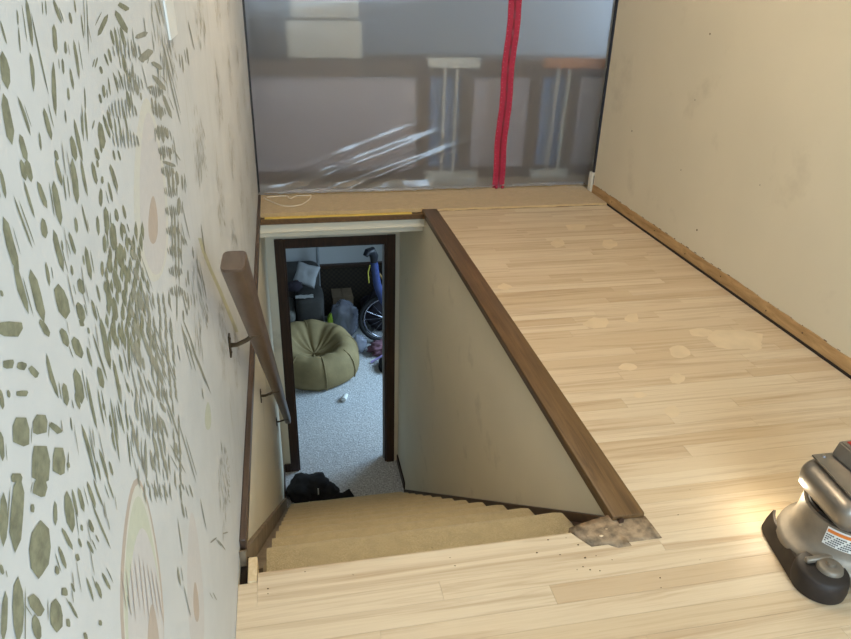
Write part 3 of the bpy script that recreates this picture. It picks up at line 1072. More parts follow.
# lower hem bunched up on the carpet
for x0, x1, y, r_, ph in ((-0.13, .46, 4.335, .016, 0), (.3, .95, 4.33, .013, 1), (.8, 1.36, 4.345, .012, 2), (1.4, 2.0, 4.345, .012, 3)):
    bm = bmesh.new()
    pts = [(x0 + (x1 - x0) * k / 24, y + .012 * noise.noise(Vector((k * .4, ph, 0))), (.020 + r_ * .8) + .006 * noise.noise(Vector((k * .6, ph, 5)))) for k in range(25)]
    bm_tube(bm, pts, [r_ * (.3 + .7 * math.sin(PI * k / 24)) * (1 + .35 * noise.noise(Vector((k * .9, ph, 9)))) + .002 for k in range(25)], 10)
    obj('hem_fold', bm, 'plastic_film', sheet, True, None)
# zipper: two red tapes, teeth, stitching, pull
zip_pts = [(1.392, 0.015), (1.395, 0.3), (1.405, 0.7), (1.418, 1.15), (1.428, 1.75), (1.43, 2.1)]


def zx(z):
    for (a, b), (c, d) in zip(zip_pts, zip_pts[1:]):
        if b <= z <= d:
            return a + (c - a) * (z - b) / (d - b) + .004 * math.sin(z * 14)
    return zip_pts[-1][0]


zs = [0.015 + k * 0.03 for k in range(70)]
zipper = None
for nm, off, hw, mat, dy in (('zipper_tape', -0.023, 0.018, 'zipper_red', 0.006), ('zipper_tape', 0.023, 0.018, 'zipper_red', 0.006), ('zipper_teeth', 0.0, 0.006, 'zipper_teeth', 0.009)):
    bm = bmesh.new()
    A_, B_, A2, B2 = [], [], [], []
    for z in zs:
        x = zx(z) + off
        y = min(sheet_y(x, z), sheet_y(x - .03, z), sheet_y(x + .03, z)) - dy
        wv = .002 * math.sin(z * 60 + off * 80)
        A_.append(bm.verts.new((x - hw, y + wv, z))); B_.append(bm.verts.new((x + hw, y - wv, z)))
        A2.append(bm.verts.new((x - hw, y + wv + .003, z))); B2.append(bm.verts.new((x + hw, y - wv + .003, z)))
    for k in range(len(zs) - 1):
        for P, Q in ((A_, B_), (B_, B2), (B2, A2), (A2, A_)):
            bm.faces.new((P[k], Q[k], Q[k + 1], P[k + 1]))
    bmesh.ops.recalc_face_normals(bm, faces=bm.faces[:])
    obj(nm, bm, mat, sheet, True, 60)
bm = bmesh.new()
for z in zs[:-1]:
    for off in (-0.033, 0.033):
        x = zx(z) + off
        y = min(sheet_y(x, z), sheet_y(x - .03, z), sheet_y(x + .03, z)) - 0.0095
        bm_box(bm, x - .004, x + .004, y, y + .001, z + .008, z + .012)
obj('stitching', bm, 'stitch', sheet)['kind'] = 'stuff'
for dx in (-.02, .022):
    bm = bmesh.new()
    bm_box(bm, zx(.03) + dx - .008, zx(.03) + dx + .008, YS - .05, YS - .035, .013, .034, bev=.004, seg=2)
    obj('zipper_pull', bm, 'zipper_red', sheet, True)
# dark tape along both sides
obj('edge_tape', box(XL + 0.0005, XL + 0.012, YS - .016, YS - .004, 0.02, ZC - .01), 'black_tape', sheet)
obj('edge_tape', box(XR + 0.052, XR + 0.085, YS - .03, YS - .02, 0.02, ZC - .01), 'black_tape', sheet)
# white cord loop on the carpet
bm = bmesh.new()
pl = [(264, 198), (272, 202), (284, 206), (296, 206), (305, 203), (311, 197), (306, 193), (297, 196), (290, 199), (286, 196), (276, 197), (266, 198)]
pts = []
cps = [on_z(u, v, 0.016) for u, v in pl]
for i in range(len(cps) - 1):
    p0, p1, p2, p3 = cps[max(i - 1, 0)], cps[i], cps[i + 1], cps[min(i + 2, len(cps) - 1)]
    for k in range(6):
        t = k / 6
        pts.append(0.5 * ((2 * p1) + (p2 - p0) * t + (2 * p0 - 5 * p1 + 4 * p2 - p3) * t * t + (3 * p1 - p0 - 3 * p2 + p3) * t ** 3))
for i, p in enumerate(pts):
    p.z = 0.0165 + 0.004 * (i / len(pts))
    p.y = min(p.y, 4.30)
bm_tube(bm, pts, 0.0038, 8)
tag(obj('cord', bm, 'cord_white', None, True), 'thin off-white cord loop lying on the far carpet strip', 'cord')

# ------------------------------------------------------------------ room beyond the sheet
struct('wall_beyond_far', box(-1.2, 3.4, 6.6, 6.7, -0.1, ZC), 'paint_blue_grey', 'blue-grey wall of the room behind the plastic sheet', 'wall')
struct('wall_beyond_left', box(-1.3, -1.2, YS, 6.7, -0.1, ZC), 'paint_blue_grey', 'blue-grey side wall behind the plastic sheet', 'wall')
bm = bmesh.new()
for a in ((YS, 5.3, -.1, ZC), (6.65, 6.7, -.1, ZC), (5.3, 6.65, -.1, .65), (5.3, 6.65, 1.95, ZC)):
    bm_box(bm, 3.4, 3.5, a[0], a[1], a[2], a[3])
struct('wall_beyond_right', bm, 'paint_white', 'side wall with a window in the room behind the plastic', 'wall')
struct('wall_beyond_near_left', box(-1.2, XL - 0.121, YS, YS + .1, -0.1, ZC), 'paint_cream', 'wall beside the sheeted opening, left', 'wall')
struct('wall_beyond_near_right', box(XR + 0.09, 3.4, YS, YS + .1, -0.1, ZC), 'paint_cream', 'wall beside the sheeted opening, right', 'wall')
struct('ceiling_beyond', box(-1.3, 3.5, YS + .001, 6.7, ZC, ZC + .1), 'paint_ceiling', 'ceiling of the room behind the plastic sheet', 'ceiling')
# low panelled divider
YP = 4.75
div = thing('panelled_divider', 'low brown wooden divider with pale panels seen blurred through the plastic', 'divider', (1.0, YP, -0.012))
ZT = 0.772
obj('top_rail', box(-0.6, 2.6, YP - .02, YP + .10, 0.675, ZT, bev=.004), 'divider_wood', div)
obj('bottom_rail', box(-0.6, 2.6, YP, YP + .07, -0.011, 0.06, bev=.003), 'divider_wood', div)
for a, b in ((-0.6, -0.52), (0.905, 0.985), (1.20, 1.285), (1.685, 1.765), (1.95, 2.04)):
    obj('post', box(a, b, YP, YP + .07, 0.061, 0.674, bev=.003), 'divider_wood', div)
for a, b in ((-0.519, 0.904), (1.286, 1.684), (2.041, 2.6)):
    obj('panel', box(a, b, YP + .025, YP + .045, 0.061, 0.674), 'pale_panel', div)
for a, b in ((0.986, 1.199), (1.766, 1.949)):
    obj('panel', box(a, b, YP + .04, YP + .055, 0.061, 0.674), 'blue_panel', div, label='blue-grey narrow panel')
for nm, cx, hw, mat, lab in (('upright_stand', 1.122, .175, 'cream_bin', 'narrow stand with a white top bar against the divider behind the plastic'), ('upright_stand', 1.985, .25, 'orange_bar', 'narrow stand with an orange top bar against the divider behind the plastic')):
    st = thing(nm, lab, 'stand', (cx, YP - .08, -0.012), 'stands behind the plastic sheet')
    yb = YP - .08
    obj('top_bar', box(cx - hw, cx + hw, yb - .03, yb + .03, .735, .80, bev=.012, seg=3), mat, st, True)
    lo = cx - .1 if mat == 'cream_bin' else cx - .2
    for dx in (.03, .11):
        bm = bmesh.new()
        bm_tube(bm, [(lo + dx + .012, yb, .0), (lo + dx + (.03 if mat != 'cream_bin' else .012), yb, .738)], .011, 10)
        obj('rod', bm, 'cream_bin', st, True)
    obj('base_foot', box(lo - .08, lo + .30 - (0 if mat == 'cream_bin' else .1), yb - .045, yb + .04, -.0115, .06, bev=.012, seg=2), 'cream_bin', st, True)
bn = thing('storage_bin', 'two stacked cream bins standing on the divider behind the plastic', 'storage bin', (.3, YP + .04, ZT))
obj('lower_bin', box(0.06, 0.54, YP - .01, YP + .25, ZT + .0005, 1.005, bev=.03, seg=3), 'cream_bin', bn, True)
obj('upper_bin', box(0.09, 0.52, YP - .01, YP + .24, 1.008, 1.35, bev=.035, seg=3), 'cream_bin', bn, True)
db = thing('speaker_box', 'dark grey box beside the cream bins behind the plastic', 'box', (-.06, YP + .05, ZT))
obj('body', box(-0.15, 0.03, YP - .01, YP + .2, ZT + .0005, 1.03, bev=.02, seg=2), 'dark_box', db, True)
obj('front_panel', box(-0.13, 0.01, YP - .016, YP - .0101, ZT + .03, 1.0, bev=.002), 'black_tape', db)
# shelf under the boxes' back, behind the divider
obj('shelf', box(-0.6, 2.6, YP + .101, YP + .4, ZT - .03, ZT - .0005, bev=.003), 'divider_wood', div)

# ------------------------------------------------------------------ downstairs room
struct('floor_lower', box(-2.6, 2.6, 4.2, 8.1, ZF - 0.06, ZF), 'room_carpet', 'grey-blue carpet of the downstairs room', 'floor')
YW = 7.9
struct('wall_lower_far', box(-2.6, 2.6, YW, YW + .1, ZF, -0.12), 'paint_white', 'white far wall of the downstairs room', 'wall')
wn = struct('trim_5', box(-2.6, 2.6, YW - .03, YW - .001, ZF, -1.95), 'dark_wainscot', 'dark brown patterned wainscot on the far wall downstairs', 'trim')
obj('ledge', box(-2.6, 2.6, YW - .06, YW - .001, -1.949, -1.91, bev=.004), 'dark_casing_wood', wn)
bm = bmesh.new()
for a in ((4.9, 5.5, ZF, -.12), (7.1, 8.0, ZF, -.12), (5.5, 7.1, ZF, -1.65), (5.5, 7.1, -.7, -.12)):
    bm_box(bm, 2.5, 2.6, a[0], a[1], a[2], a[3])
struct('wall_lower_right', bm, 'paint_white', 'right wall with a window in the downstairs room', 'wall')
struct('wall_lower_left', box(-2.7, -2.6, 4.9, 8.0, ZF, -.12), 'paint_white', 'left wall of the downstairs room', 'wall')
struct('ceiling_lower', box(-2.7, 2.6, YD + .101, 8.0, -.14, -.101), 'paint_white', 'ceiling of the downstairs room', 'ceiling')
# wall with the doorway
DX0, DX1, DZT = -0.040, 0.722, -0.545
bm = bmesh.new()
for a in ((-2.7, DX0 - .005, ZF, -.145), (DX1 + .005, 2.6, ZF, -.145), (DX0 - .005, DX1 + .005, DZT + .005, -.145)):
    bm_box(bm, a[0], a[1], YD, YD + .1, a[2], a[3])
struct('wall_stair_end', bm, 'paint_stair', 'cream wall with the doorway at the foot of the stairs', 'wall')
d1 = struct('door_1', box(DX0 - .067, DX0, YD - .014, YD - .0005, ZF, DZT + .067, bev=.003), 'dark_casing_wood', 'dark brown doorway casing at the foot of the stairs', 'doorway')
obj('casing', box(DX1, DX1 + .067, YD - .014, YD - .0005, ZF, DZT + .067, bev=.003), 'dark_casing_wood', d1)
obj('head_casing', box(DX0, DX1, YD - .0139, YD - .0005, DZT, DZT + .066, bev=.003), 'dark_casing_wood', d1)
for a in ((DX0 - .005, DX0 + .012, ZF, DZT), (DX1 - .012, DX1 + .005, ZF, DZT)):
    obj('jamb', box(a[0], a[1], YD - .0004, YD + .101, a[2], a[3]), 'dark_casing_wood', d1)
obj('head_jamb', box(DX0 + .012, DX1 - .012, YD - .0004, YD + .101, DZT - .012, DZT + .005), 'dark_casing_wood', d1)
obj('stop_strip', box(DX1 - .024, DX1 - .0125, YD + .045, YD + .07, ZF, DZT - .013), 'pipe_grey', d1)
bb = struct('baseboard_stair_right', box(XW - .012, XW - .0005, 4.505, YD - .0145, ZF, ZF + .075, bev=.002), 'dark_casing_wood', 'short dark baseboard right of the downstairs doorway', 'baseboard')
struct('baseboard_stair_left', box(XL + .0005, XL + .012, 4.505, YD - .0145, ZF, ZF + .085, bev=.002), 'dark_casing_wood', 'short dark baseboard left of the downstairs doorway', 'baseboard')
struct('baseboard_stair_end', box(XL + .013, DX0 - .068, YD - .012, YD - .0005, ZF, ZF + .085, bev=.002), 'dark_casing_wood', 'tiny dark baseboard left of the door casing', 'baseboard')

for nm, x, y0, y1, z0, z1, lab in (('window_2', 2.54, 5.5, 7.1, -1.65, -.7, 'window in the right wall of the downstairs room'), ('window_3', 3.44, 5.3, 6.65, .65, 1.95, 'window of the room behind the plastic sheet')):
    bm = bmesh.new()
    ym = (y0 + y1) / 2
    for a in ((y0, y1, z0, z0 + .05), (y0, y1, z1 - .05, z1), (y0, y0 + .05, z0 + .05, z1 - .05), (y1 - .05, y1, z0 + .05, z1 - .05), (ym - .02, ym + .02, z0 + .05, z1 - .05)):
        bm_box(bm, x, x + .05, a[0], a[1], a[2], a[3])
    wn_ = struct(nm, bm, 'white_trim', lab, 'window')
    for a, b in ((y0 + .05, ym - .02), (ym + .02, y1 - .05)):
        obj('pane', box(x + .02, x + .025, a, b, z0 + .05, z1 - .05), 'window_glass', wn_)

# pipe on the far wall
bm = bmesh.new()
p = on_y(318, 262, YW - .09)
bm_tube(bm, [(p.x, YW - .085, ZF + .001), (p.x, YW - .085, -.145)], .018, 12)
pp_ = tag(obj('pipe', bm, 'pipe_grey', None, True), 'slim grey pole standing against the far wall downstairs', 'pole')

# couch
co = thing('couch', 'dark grey couch against the far wall downstairs', 'couch', (-.6, 7.3, ZF))


def soft(name, x0, x1, y0, y1, z0, z1, bev, mat, parent, seed=0):
    bm = bmesh.new()
    bm_box(bm, x0, x1, y0, y1, z0, z1, bev=bev, seg=4)
    bmesh.ops.subdivide_edges(bm, edges=bm.edges[:], cuts=2, use_grid_fill=True)
    for v in bm.verts:
        v.co += Vector((0.012 * noise.noise(v.co * 4 + Vector((seed, 0, 0))), 0.012 * noise.noise(v.co * 4 + Vector((seed, 9, 0))), 0.012 * noise.noise(v.co * 4 + Vector((seed, 0, 9))) if v.co.z > z0 + .02 else 0))
    return obj(name, bm, mat, parent, True, 60)


soft('arm', 0.03, 0.345, 7.10, 7.55, ZF + .04, ZF + .60, .07, 'couch_grey', co, 1)
soft('back', -1.7, 0.33, 7.56, 7.83, ZF + .05, ZF + .80, .10, 'couch_grey', co, 2)
soft('seat_base', -1.7, 0.02, 7.10, 7.55, ZF + .04, ZF + .30, .05, 'couch_grey', co, 3)
soft('seat_cushion', -.9, 0.02, 7.08, 7.55, ZF + .305, ZF + .46, .06, 'couch_cushion', co, 4)
soft('seat_cushion', -1.7, -.905, 7.08, 7.55, ZF + .305, ZF + .46, .06, 'couch_cushion', co, 5)
for fx, fy in ((.2, 7.15), (.2, 7.65), (-1.6, 7.15), (-1.6, 7.65)):
    bm = bmesh.new(); bm_lathe(bm, [(.02, 0), (.028, .05)], 12, (fx, fy, ZF + .0005)); obj('foot', bm, 'bike_dark', co)


def pillow(name, c, r, rot, mat, label, cat, seed):
    bm = bmesh.new()
    N = 16
    top = {}
    for s in (1, -1):
        for i in range(N + 1):
            for j in range(N + 1):
                u, v = i / N * 2 - 1, j / N * 2 - 1
                h = ((1 - u ** 4) * (1 - v ** 4)) ** .5
                e = 1 - .1 * (u * u * v * v * 0 + (1 - abs(u)) * abs(v) ** 3 + (1 - abs(v)) * abs(u) ** 3)
                top[s, i, j] = bm.verts.new((u * r[0] * e, v * r[1] * e, s * h * r[2] * (1 + .25 * noise.noise(Vector((u * 2, v * 2, seed))))))
    for s in (1, -1):
        for i in range(N):
            for j in range(N):
                q = [top[s, i, j], top[s, i + 1, j], top[s, i + 1, j + 1], top[s, i, j + 1]]
                bm.faces.new(q if s == 1 else q[::-1])
    bmesh.ops.remove_doubles(bm, verts=bm.verts[:], dist=1e-5)
    R = Euler(rot).to_matrix()
    for v in bm.verts:
        v.co = R @ v.co + Vector(c)
    o = obj(name, bm, mat, None, True, None)
    return tag(o, label, cat)


pillow('pillow', (0.17, 7.40, ZF + .77), (.13, .13, .045), (1.05, .25, -.25), 'pillow_white', 'white pillow propped on the grey couch downstairs', 'pillow', 2)
o = obj('dark_bag', bm_blob(bmesh.new(), (0.03, 7.28, ZF + .69), (.09, .05, .065), 3, .25, 2.2, 3), 'dark_cloth', None, True, None)
tag(o, 'dark purple bag lying on the couch arm downstairs', 'bag')
bm = bmesh.new()
NP = 10
g = [[bm.verts.new((.03 + .20 * i / NP, 7.09 + .09 * j / NP, ZF + .622 + .012 * noise.noise(Vector((i * .5, j * .5, 2))))) for i in range(NP + 1)] for j in range(NP + 1)]
for j in range(NP):
    for i in range(NP):
        bm.faces.new((g[j][i], g[j][i + 1], g[j + 1][i + 1], g[j + 1][i]))
bmesh.ops.solidify(bm, geom=bm.faces[:], thickness=.004)
tag(obj('paper_sheet', bm, 'paper_white', None, True, None), 'white crumpled paper on the arm of the couch', 'paper')

# bean bag
bb_ = thing('bean_bag', 'olive green bean bag chair slumped on the downstairs carpet', 'bean bag', (.19, 6.57, ZF))
bm = bmesh.new()
SEG, cx, cy = 72, .19, 6.57
prof = [(.0, .20), (.08, .205), (.16, .24), (.23, .31), (.29, .365), (.36, .375), (.42, .34), (.465, .27), (.485, .18), (.475, .09), (.43, .02), (.38, .0005), (0, .0005)]
rings = []
for r_, z in prof:
    rr = []
    for k in range(SEG):
        a = 2 * PI * k / SEG
        crease = 0
        if z > .19:
            crease = .030 * noise.noise(Vector((math.cos(a) * 2.6, math.sin(a) * 2.6, r_ * 3))) + .05 * abs(math.sin(a * 7 + 3 * noise.noise(Vector((math.cos(a), math.sin(a), 0))))) * min(1, r_ / .2) * max(0, 1 - r_ / .47)
        tilt = .09 * math.sin(a - .3) * (r_ / .48) * (1 if z > .1 else z / .1)
        R_ = r_ * (1 + .05 * noise.noise(Vector((math.cos(a) * 1.5, math.sin(a) * 1.5, 7))))
        rr.append(bm.verts.new((cx + R_ * math.cos(a), cy + R_ * .95 * math.sin(a), ZF + max(.0005, z + (crease + tilt if z > .01 else 0)))))
    rings.append(rr)
for A_, B_ in zip(rings, rings[1:]):
    for k in range(SEG):
        bm.faces.new((A_[k], A_[(k + 1) % SEG], B_[(k + 1) % SEG], B_[k]))
bmesh.ops.remove_doubles(bm, verts=bm.verts[:], dist=1e-4)
bmesh.ops.recalc_face_normals(bm, faces=bm.faces[:])
body = obj('cover', bm, 'bean_olive', bb_, True, None)
md = body.modifiers.new('subsurf', 'SUBSURF'); md.levels = 1; md.render_levels = 1
for k in range(8):
    a0 = 2 * PI * k / 8 + .2
    bm = bmesh.new()
    pts = []
    for (r_, z) in prof[2:10]:
        tilt = .09 * math.sin(a0 - .3) * (r_ / .48) * (1 if z > .1 else z / .1)
        R_ = r_ * (1 + .05 * noise.noise(Vector((math.cos(a0) * 1.5, math.sin(a0) * 1.5, 7)))) + .002
        cr = .030 * noise.noise(Vector((math.cos(a0) * 2.6, math.sin(a0) * 2.6, r_ * 3))) if z > .19 else 0
        pts.append((cx + R_ * math.cos(a0), cy + R_ * .95 * math.sin(a0), ZF + z + tilt + cr + .002))
    bm_tube(bm, pts, .006, 6)
    obj('seam', bm, 'bean_olive', bb_, True)

# small white bottle on the carpet
bt = thing('white_bottle', 'small white bottle lying on the downstairs carpet in front of the bean bag', 'bottle', (.454, 5.955, ZF))
a, b = Vector((.435, 5.90, ZF + .026)), Vector((.475, 6.0, ZF + .026))
bm = bmesh.new(); bm_tube(bm, [a, a.lerp(b, .03), a.lerp(b, .75), a.lerp(b, .85)], [.020, .0255, .0255, .014], 16); obj('body', bm, 'paper_white', bt, True)
bm = bmesh.new(); bm_tube(bm, [a.lerp(b, .851), b], [.014, .014], 14); obj('cap', bm, 'white_plastic', bt, True)

# clutter between couch and bicycle
pb = thing('plastic_bag', 'clear grey plastic bag stuffed full beside the couch', 'bag', (.56, 7.18, ZF))
obj('film', bm_blob(bmesh.new(), (.57, 7.26, ZF + .24), (.165, .14, .25), 4, .16, 2.6, 4, ZF + .001), 'bag_film', pb, True, None)
obj('contents', bm_blob(bmesh.new(), (.565, 7.27, ZF + .18), (.11, .10, .17), 3, .2, 2.2, 8, ZF + .002), 'couch_cushion', pb, True, None)
o = obj('crumpled_bag', bm_blob(bmesh.new(), (.705, 6.90, ZF + .10), (.085, .07, .11), 3, .3, 2.6, 9, ZF + .001), 'bag_film', None, True, None)
tag(o, 'small crumpled grey plastic bag in front of the bicycle wheel', 'bag')
bm = bmesh.new()
bm_prism(bm, [(.365, ZF + .001), (.425, ZF + .001), (.43, ZF + .36), (.41, ZF + .44), (.37, ZF + .38)], 'y', 7.04, 7.10)
bmesh.ops.bevel(bm, geom=bm.edges[:], offset=.012, segments=2, affect='EDGES')
tag(obj('lime_folder', bm, 'lime_plastic', None, True), 'lime green packet between the couch and the plastic bag', 'packet')
bx_ = thing('cardboard_box', 'brown cardboard box behind the clear plastic bag', 'box', (.60, 7.55, ZF))
obj('body', box(.46, .70, 7.44, 7.70, ZF + .0005, ZF + .44, bev=.004), 'card_brown', bx_)
for x0, x1 in ((.46, .575), (.585, .70)):
    obj('flap', box(x0, x1, 7.44, 7.70, ZF + .441, ZF + .446), 'card_brown', bx_)
# bicycle
bk_ = thing('bicycle', 'blue bicycle with a thin chrome rim leaning by the far wall downstairs', 'bicycle', (1.05, 7.1, ZF))
WC = Vector((1.03, 7.08, ZF + .315))
whl = None


def ring_tube(bm, c, R, r_, seg=56, rs_=10):
    rings = []
    for k in range(seg):
        a = 2 * PI * k / seg
        d = Vector((math.cos(a), 0, math.sin(a)))
        rings.append([bm.verts.new(c + d * (R + r_ * math.cos(b)) + Vector((0, r_ * math.sin(b), 0))) for b in [2 * PI * j / rs_ for j in range(rs_)]])
    for k in range(seg):
        A_, B_ = rings[k], rings[(k + 1) % seg]
        for j in range(rs_):
            bm.faces.new((A_[j], B_[j], B_[(j + 1) % rs_], A_[(j + 1) % rs_]))
    bmesh.ops.recalc_face_normals(bm, faces=bm.faces[:])
    return bm


for cw in (WC, WC + Vector((1.0, .25, 0))):
    ty = obj('wheel', ring_tube(bmesh.new(), cw, .29, .024), 'tyre', bk_, True)
    rm = obj('rim', ring_tube(bmesh.new(), cw, .245, .009), 'bike_chrome', ty, True); rm.matrix_parent_inverse = Matrix()
    bm = bmesh.new(); bm_tube(bm, [cw + Vector((0, -.04, 0)), cw + Vector((0, .04, 0))], .022, 12)
    hb = obj('hub', bm, 'bike_chrome', ty, True); hb.matrix_parent_inverse = Matrix()
    bm = bmesh.new()
    for k in range(14):
        a = 2 * PI * k / 14
        bm_tube(bm, [cw, cw + Vector((math.cos(a) * .245, 0, math.sin(a) * .245))], .002, 4)
    sp = obj('spokes', bm, 'bike_chrome', ty); sp.matrix_parent_inverse = Matrix()
PTS = [on_y(388, 306, 7.08), on_y(382, 296, 7.08), on_y(377, 284, 7.08), on_y(375.5, 272, 7.08), on_y(374, 262, 7.08)]
bm = bmesh.new()
bm_tube(bm, [WC + Vector((.02, .05, 0)), WC + Vector((.03, .05, .30)), PTS[0] + Vector((0, 0, .0))], .018, 10)
obj('fork', bm, 'bike_blue', bk_, True)
bm = bmesh.new()
bm_tube(bm, PTS, [.062, .056, .046, .042, .044], 14)
obj('head_tube', bm, 'bike_blue', bk_, True)
bm = bmesh.new()
bm_tube(bm, [on_y(374, 263, 7.08), on_y(374, 256, 7.08), on_y(371.5, 251, 7.06), on_y(367.5, 252, 7.03), on_y(365.5, 256, 7.01)], [.036, .048, .05, .04, .03], 14)
obj('handle', bm, 'bike_dark', bk_, True)
bm = bmesh.new()
bm_tube(bm, [PTS[1], WC + Vector((.55, .15, .42)), WC + Vector((1.0, .25, 0))], .02, 10)
obj('frame_tube', bm, 'bike_blue', bk_, True)
bm = bmesh.new()
bm_tube(bm, [on_y(370, 265, 7.02), on_y(368, 272, 7.02), on_y(369, 283, 7.02)], .006, 8)
obj('cable', bm, 'yellow_cord', bk_, True)
bm = bmesh.new()
bm_tube(bm, [on_y(379, 273, 7.12), on_y(384, 281, 7.14)], .012, 8)
obj('brake_lever', bm, 'brass', bk_, True)
o = obj('dark_filler', bm_blob(bmesh.new(), (1.16, 7.50, ZF + .22), (.36, .22, .30), 4, .25, 2.4, 31, ZF + .001), 'dark_cloth', None, True, None)  # made-up dark shape, added so the lit carpet behind the wheel stays dark
tag(o, 'dark filler heap added to hide the bright carpet behind the bicycle wheel', 'filler')
# clothes heap and shoe by the bicycle
o = obj('clothes_heap', bm_blob(bmesh.new(), (1.02, 6.84, ZF + .06), (.20, .11, .09), 4, .45, 3.2, 12, ZF + .001), 'mauve_cloth', None, True, None)
tag(o, 'mauve and grey clothes heap below the bicycle wheel', 'clothes')
bm = bmesh.new()
bm_tube(bm, [(.80, 6.62, ZF + .013), (.95, 6.65, ZF + .08), (1.12, 6.68, ZF + .16)], .012, 8)
tag(obj('lilac_stick', bm, 'lilac_plastic', None, True), 'lilac plastic stick poking out of the clothes heap', 'stick')
sh = thing('shoe', 'black shoe on the carpet at the right edge of the doorway', 'shoe', (.93, 6.5, ZF))
bm = bm_blob(bmesh.new(), (.95, 6.5, ZF + .055), (.075, .13, .055), 3, .12, 2, 5, ZF + .014)
obj('upper', bm, 'black_cloth', sh, True, None)
bm = bmesh.new(); bm_lathe(bm, [(.0, 0), (.078, 0), (.08, .014), (.0, .0141)], 24, (0, 0, 0))
for v in bm.verts:
    v.co = Vector((.95 + v.co.x, 6.5 + v.co.y * 1.7, ZF + .0005 + v.co.z))
obj('sole', bm, 'tyre', sh)
# black clothes at the stair foot
gm = thing('black_garment', 'black crumpled garment lying at the foot of the stairs beside the wall', 'clothes', (.05, 4.5, ZF))
bm = bmesh.new()
bm_blob(bm, (-.03, 4.58, ZF + .06), (.115, .15, .10), 4, .22, 1.6, 15, ZF + .001)
bm_blob(bm, (.08, 4.58, ZF + .07), (.13, .13, .10), 4, .2, 1.6, 16, ZF + .001)
bm_blob(bm, (.17, 4.52, ZF + .05), (.10, .10, .075), 4, .2, 1.6, 17, ZF + .001)
obj('body', bm, 'black_cloth', gm, True, None)
bm = bmesh.new()
bm_tube(bm, [(.19, 4.48, ZF + .05), (.25, 4.46, ZF + .042), (.30, 4.45, ZF + .042), (.345, 4.46, ZF + .05), (.385, 4.44, ZF + .03)], [.05, .036, .034, .05, .012], 12)
obj('sleeve', bm, 'black_cloth', gm, True, None)
bm = bmesh.new()
bm_box(bm, .098, .108, 4.44, 4.448, ZF + .10, ZF + .16)
obj('tag', bm, 'paper_white', gm)

# ------------------------------------------------------------------ lamp on the hallway ceiling (out of view)
lm = thing('ceiling_lamp', 'round warm ceiling lamp over the hallway', 'lamp', (0.42, 2.4, ZC))
bm = bmesh.new(); bm_lathe(bm, [(.0, -.11), (.09, -.10), (.15, -.06), (.165, -.02)], 32, (0.42, 2.4, ZC)); obj('shade', bm, 'lamp_glow', lm, True)
bm = bmesh.new(); bm_lathe(bm, [(.17, -.02), (.175, -.0005)], 32, (0.42, 2.4, ZC)); obj('rim', bm, 'brass', lm, True)
pl_ = bpy.data.lights.new('ceiling_lamp_light', 'POINT'); pl_.energy = 36; pl_.color = (1.0, .81, .58); pl_.shadow_soft_size = .12
po = bpy.data.objects.new('ceiling_lamp_light', pl_); C.objects.link(po); po.location = (0.42, 2.4, ZC - .26)

# ------------------------------------------------------------------ floor edger (sander)
SX, SY = 1.335, 1.09
sd = thing('edger_sander', 'grey metal floor edging sander with a red label standing on the sanded boards', 'sander', (SX, SY, 0))


def loft(bm, rows, cx_, cy_, n=48, p=1.0, cap=True):
    """stack of superellipse rings: rows of (z, rx, ry, ox, oy)."""
    rg = []
    for z, rx, ry, ox, oy in rows:
        ring = []
        for k in range(n):
            a = 2 * PI * k / n
            c, s = math.cos(a), math.sin(a)
            ring.append(bm.verts.new((cx_ + ox + rx * math.copysign(abs(c) ** p, c), cy_ + oy + ry * math.copysign(abs(s) ** p, s), z)))
        rg.append(ring)
    for A_, B_ in zip(rg, rg[1:]):
        for k in range(n):
            bm.faces.new((A_[k], A_[(k + 1) % n], B_[(k + 1) % n], B_[k]))
    if cap:
        bm.faces.new(rg[0][::-1]); bm.faces.new(rg[-1])
    return bm


# cast deck: wide skirt narrowing into the neck
bm = loft(bmesh.new(), [(.010, .166, .135, 0, 0), (.040, .172, .140, 0, 0), (.048, .170, .138, 0, 0), (.054, .160, .132, 0, 0), (.062, .146, .124, 0, 0), (.074, .136, .119, 0, 0), (.095, .130, .116, 0, 0), (.130, .126, .114, 0, 0), (.144, .124, .112, 0, 0)], SX, SY)
obj('deck', bm, 'sander_metal', sd, True, 60)
bm = loft(bmesh.new(), [(.1442, .114, .104, 0, 0), (.1535, .114, .104, 0, 0)], SX, SY)
obj('neck_gap', bm, 'sander_black', sd, True)
# bumper strip around the front, with a raised tip at its far end
bm = bmesh.new()
path = [(1.194, 1.198, .060), (1.188, 1.188, .052), (1.180, 1.172, .048), (1.171, 1.135, .047), (1.163, 1.095, .047), (1.155, 1.055, .046), (1.147, 1.018, .044)]
rows = []
for x, y, hgt in path:
    rows.append([bm.verts.new(p) for p in ((x - .010, y + .002, .003), (x - .004, y, hgt * .55), (x + .006, y - .003, hgt), (x + .012, y - .005, hgt), (x + .004, y - .003, hgt * .5), (x, y - .002, .003))])
for A_, B_ in zip(rows, rows[1:]):
    for k in range(6):
        bm.faces.new((A_[k], A_[(k + 1) % 6], B_[(k + 1) % 6], B_[k]))
bm.faces.new(rows[0]); bm.faces.new(rows[-1][::-1])
bmesh.ops.recalc_face_normals(bm, faces=bm.faces[:])
obj('bumper', bm, 'sander_dark', sd, True, 45)
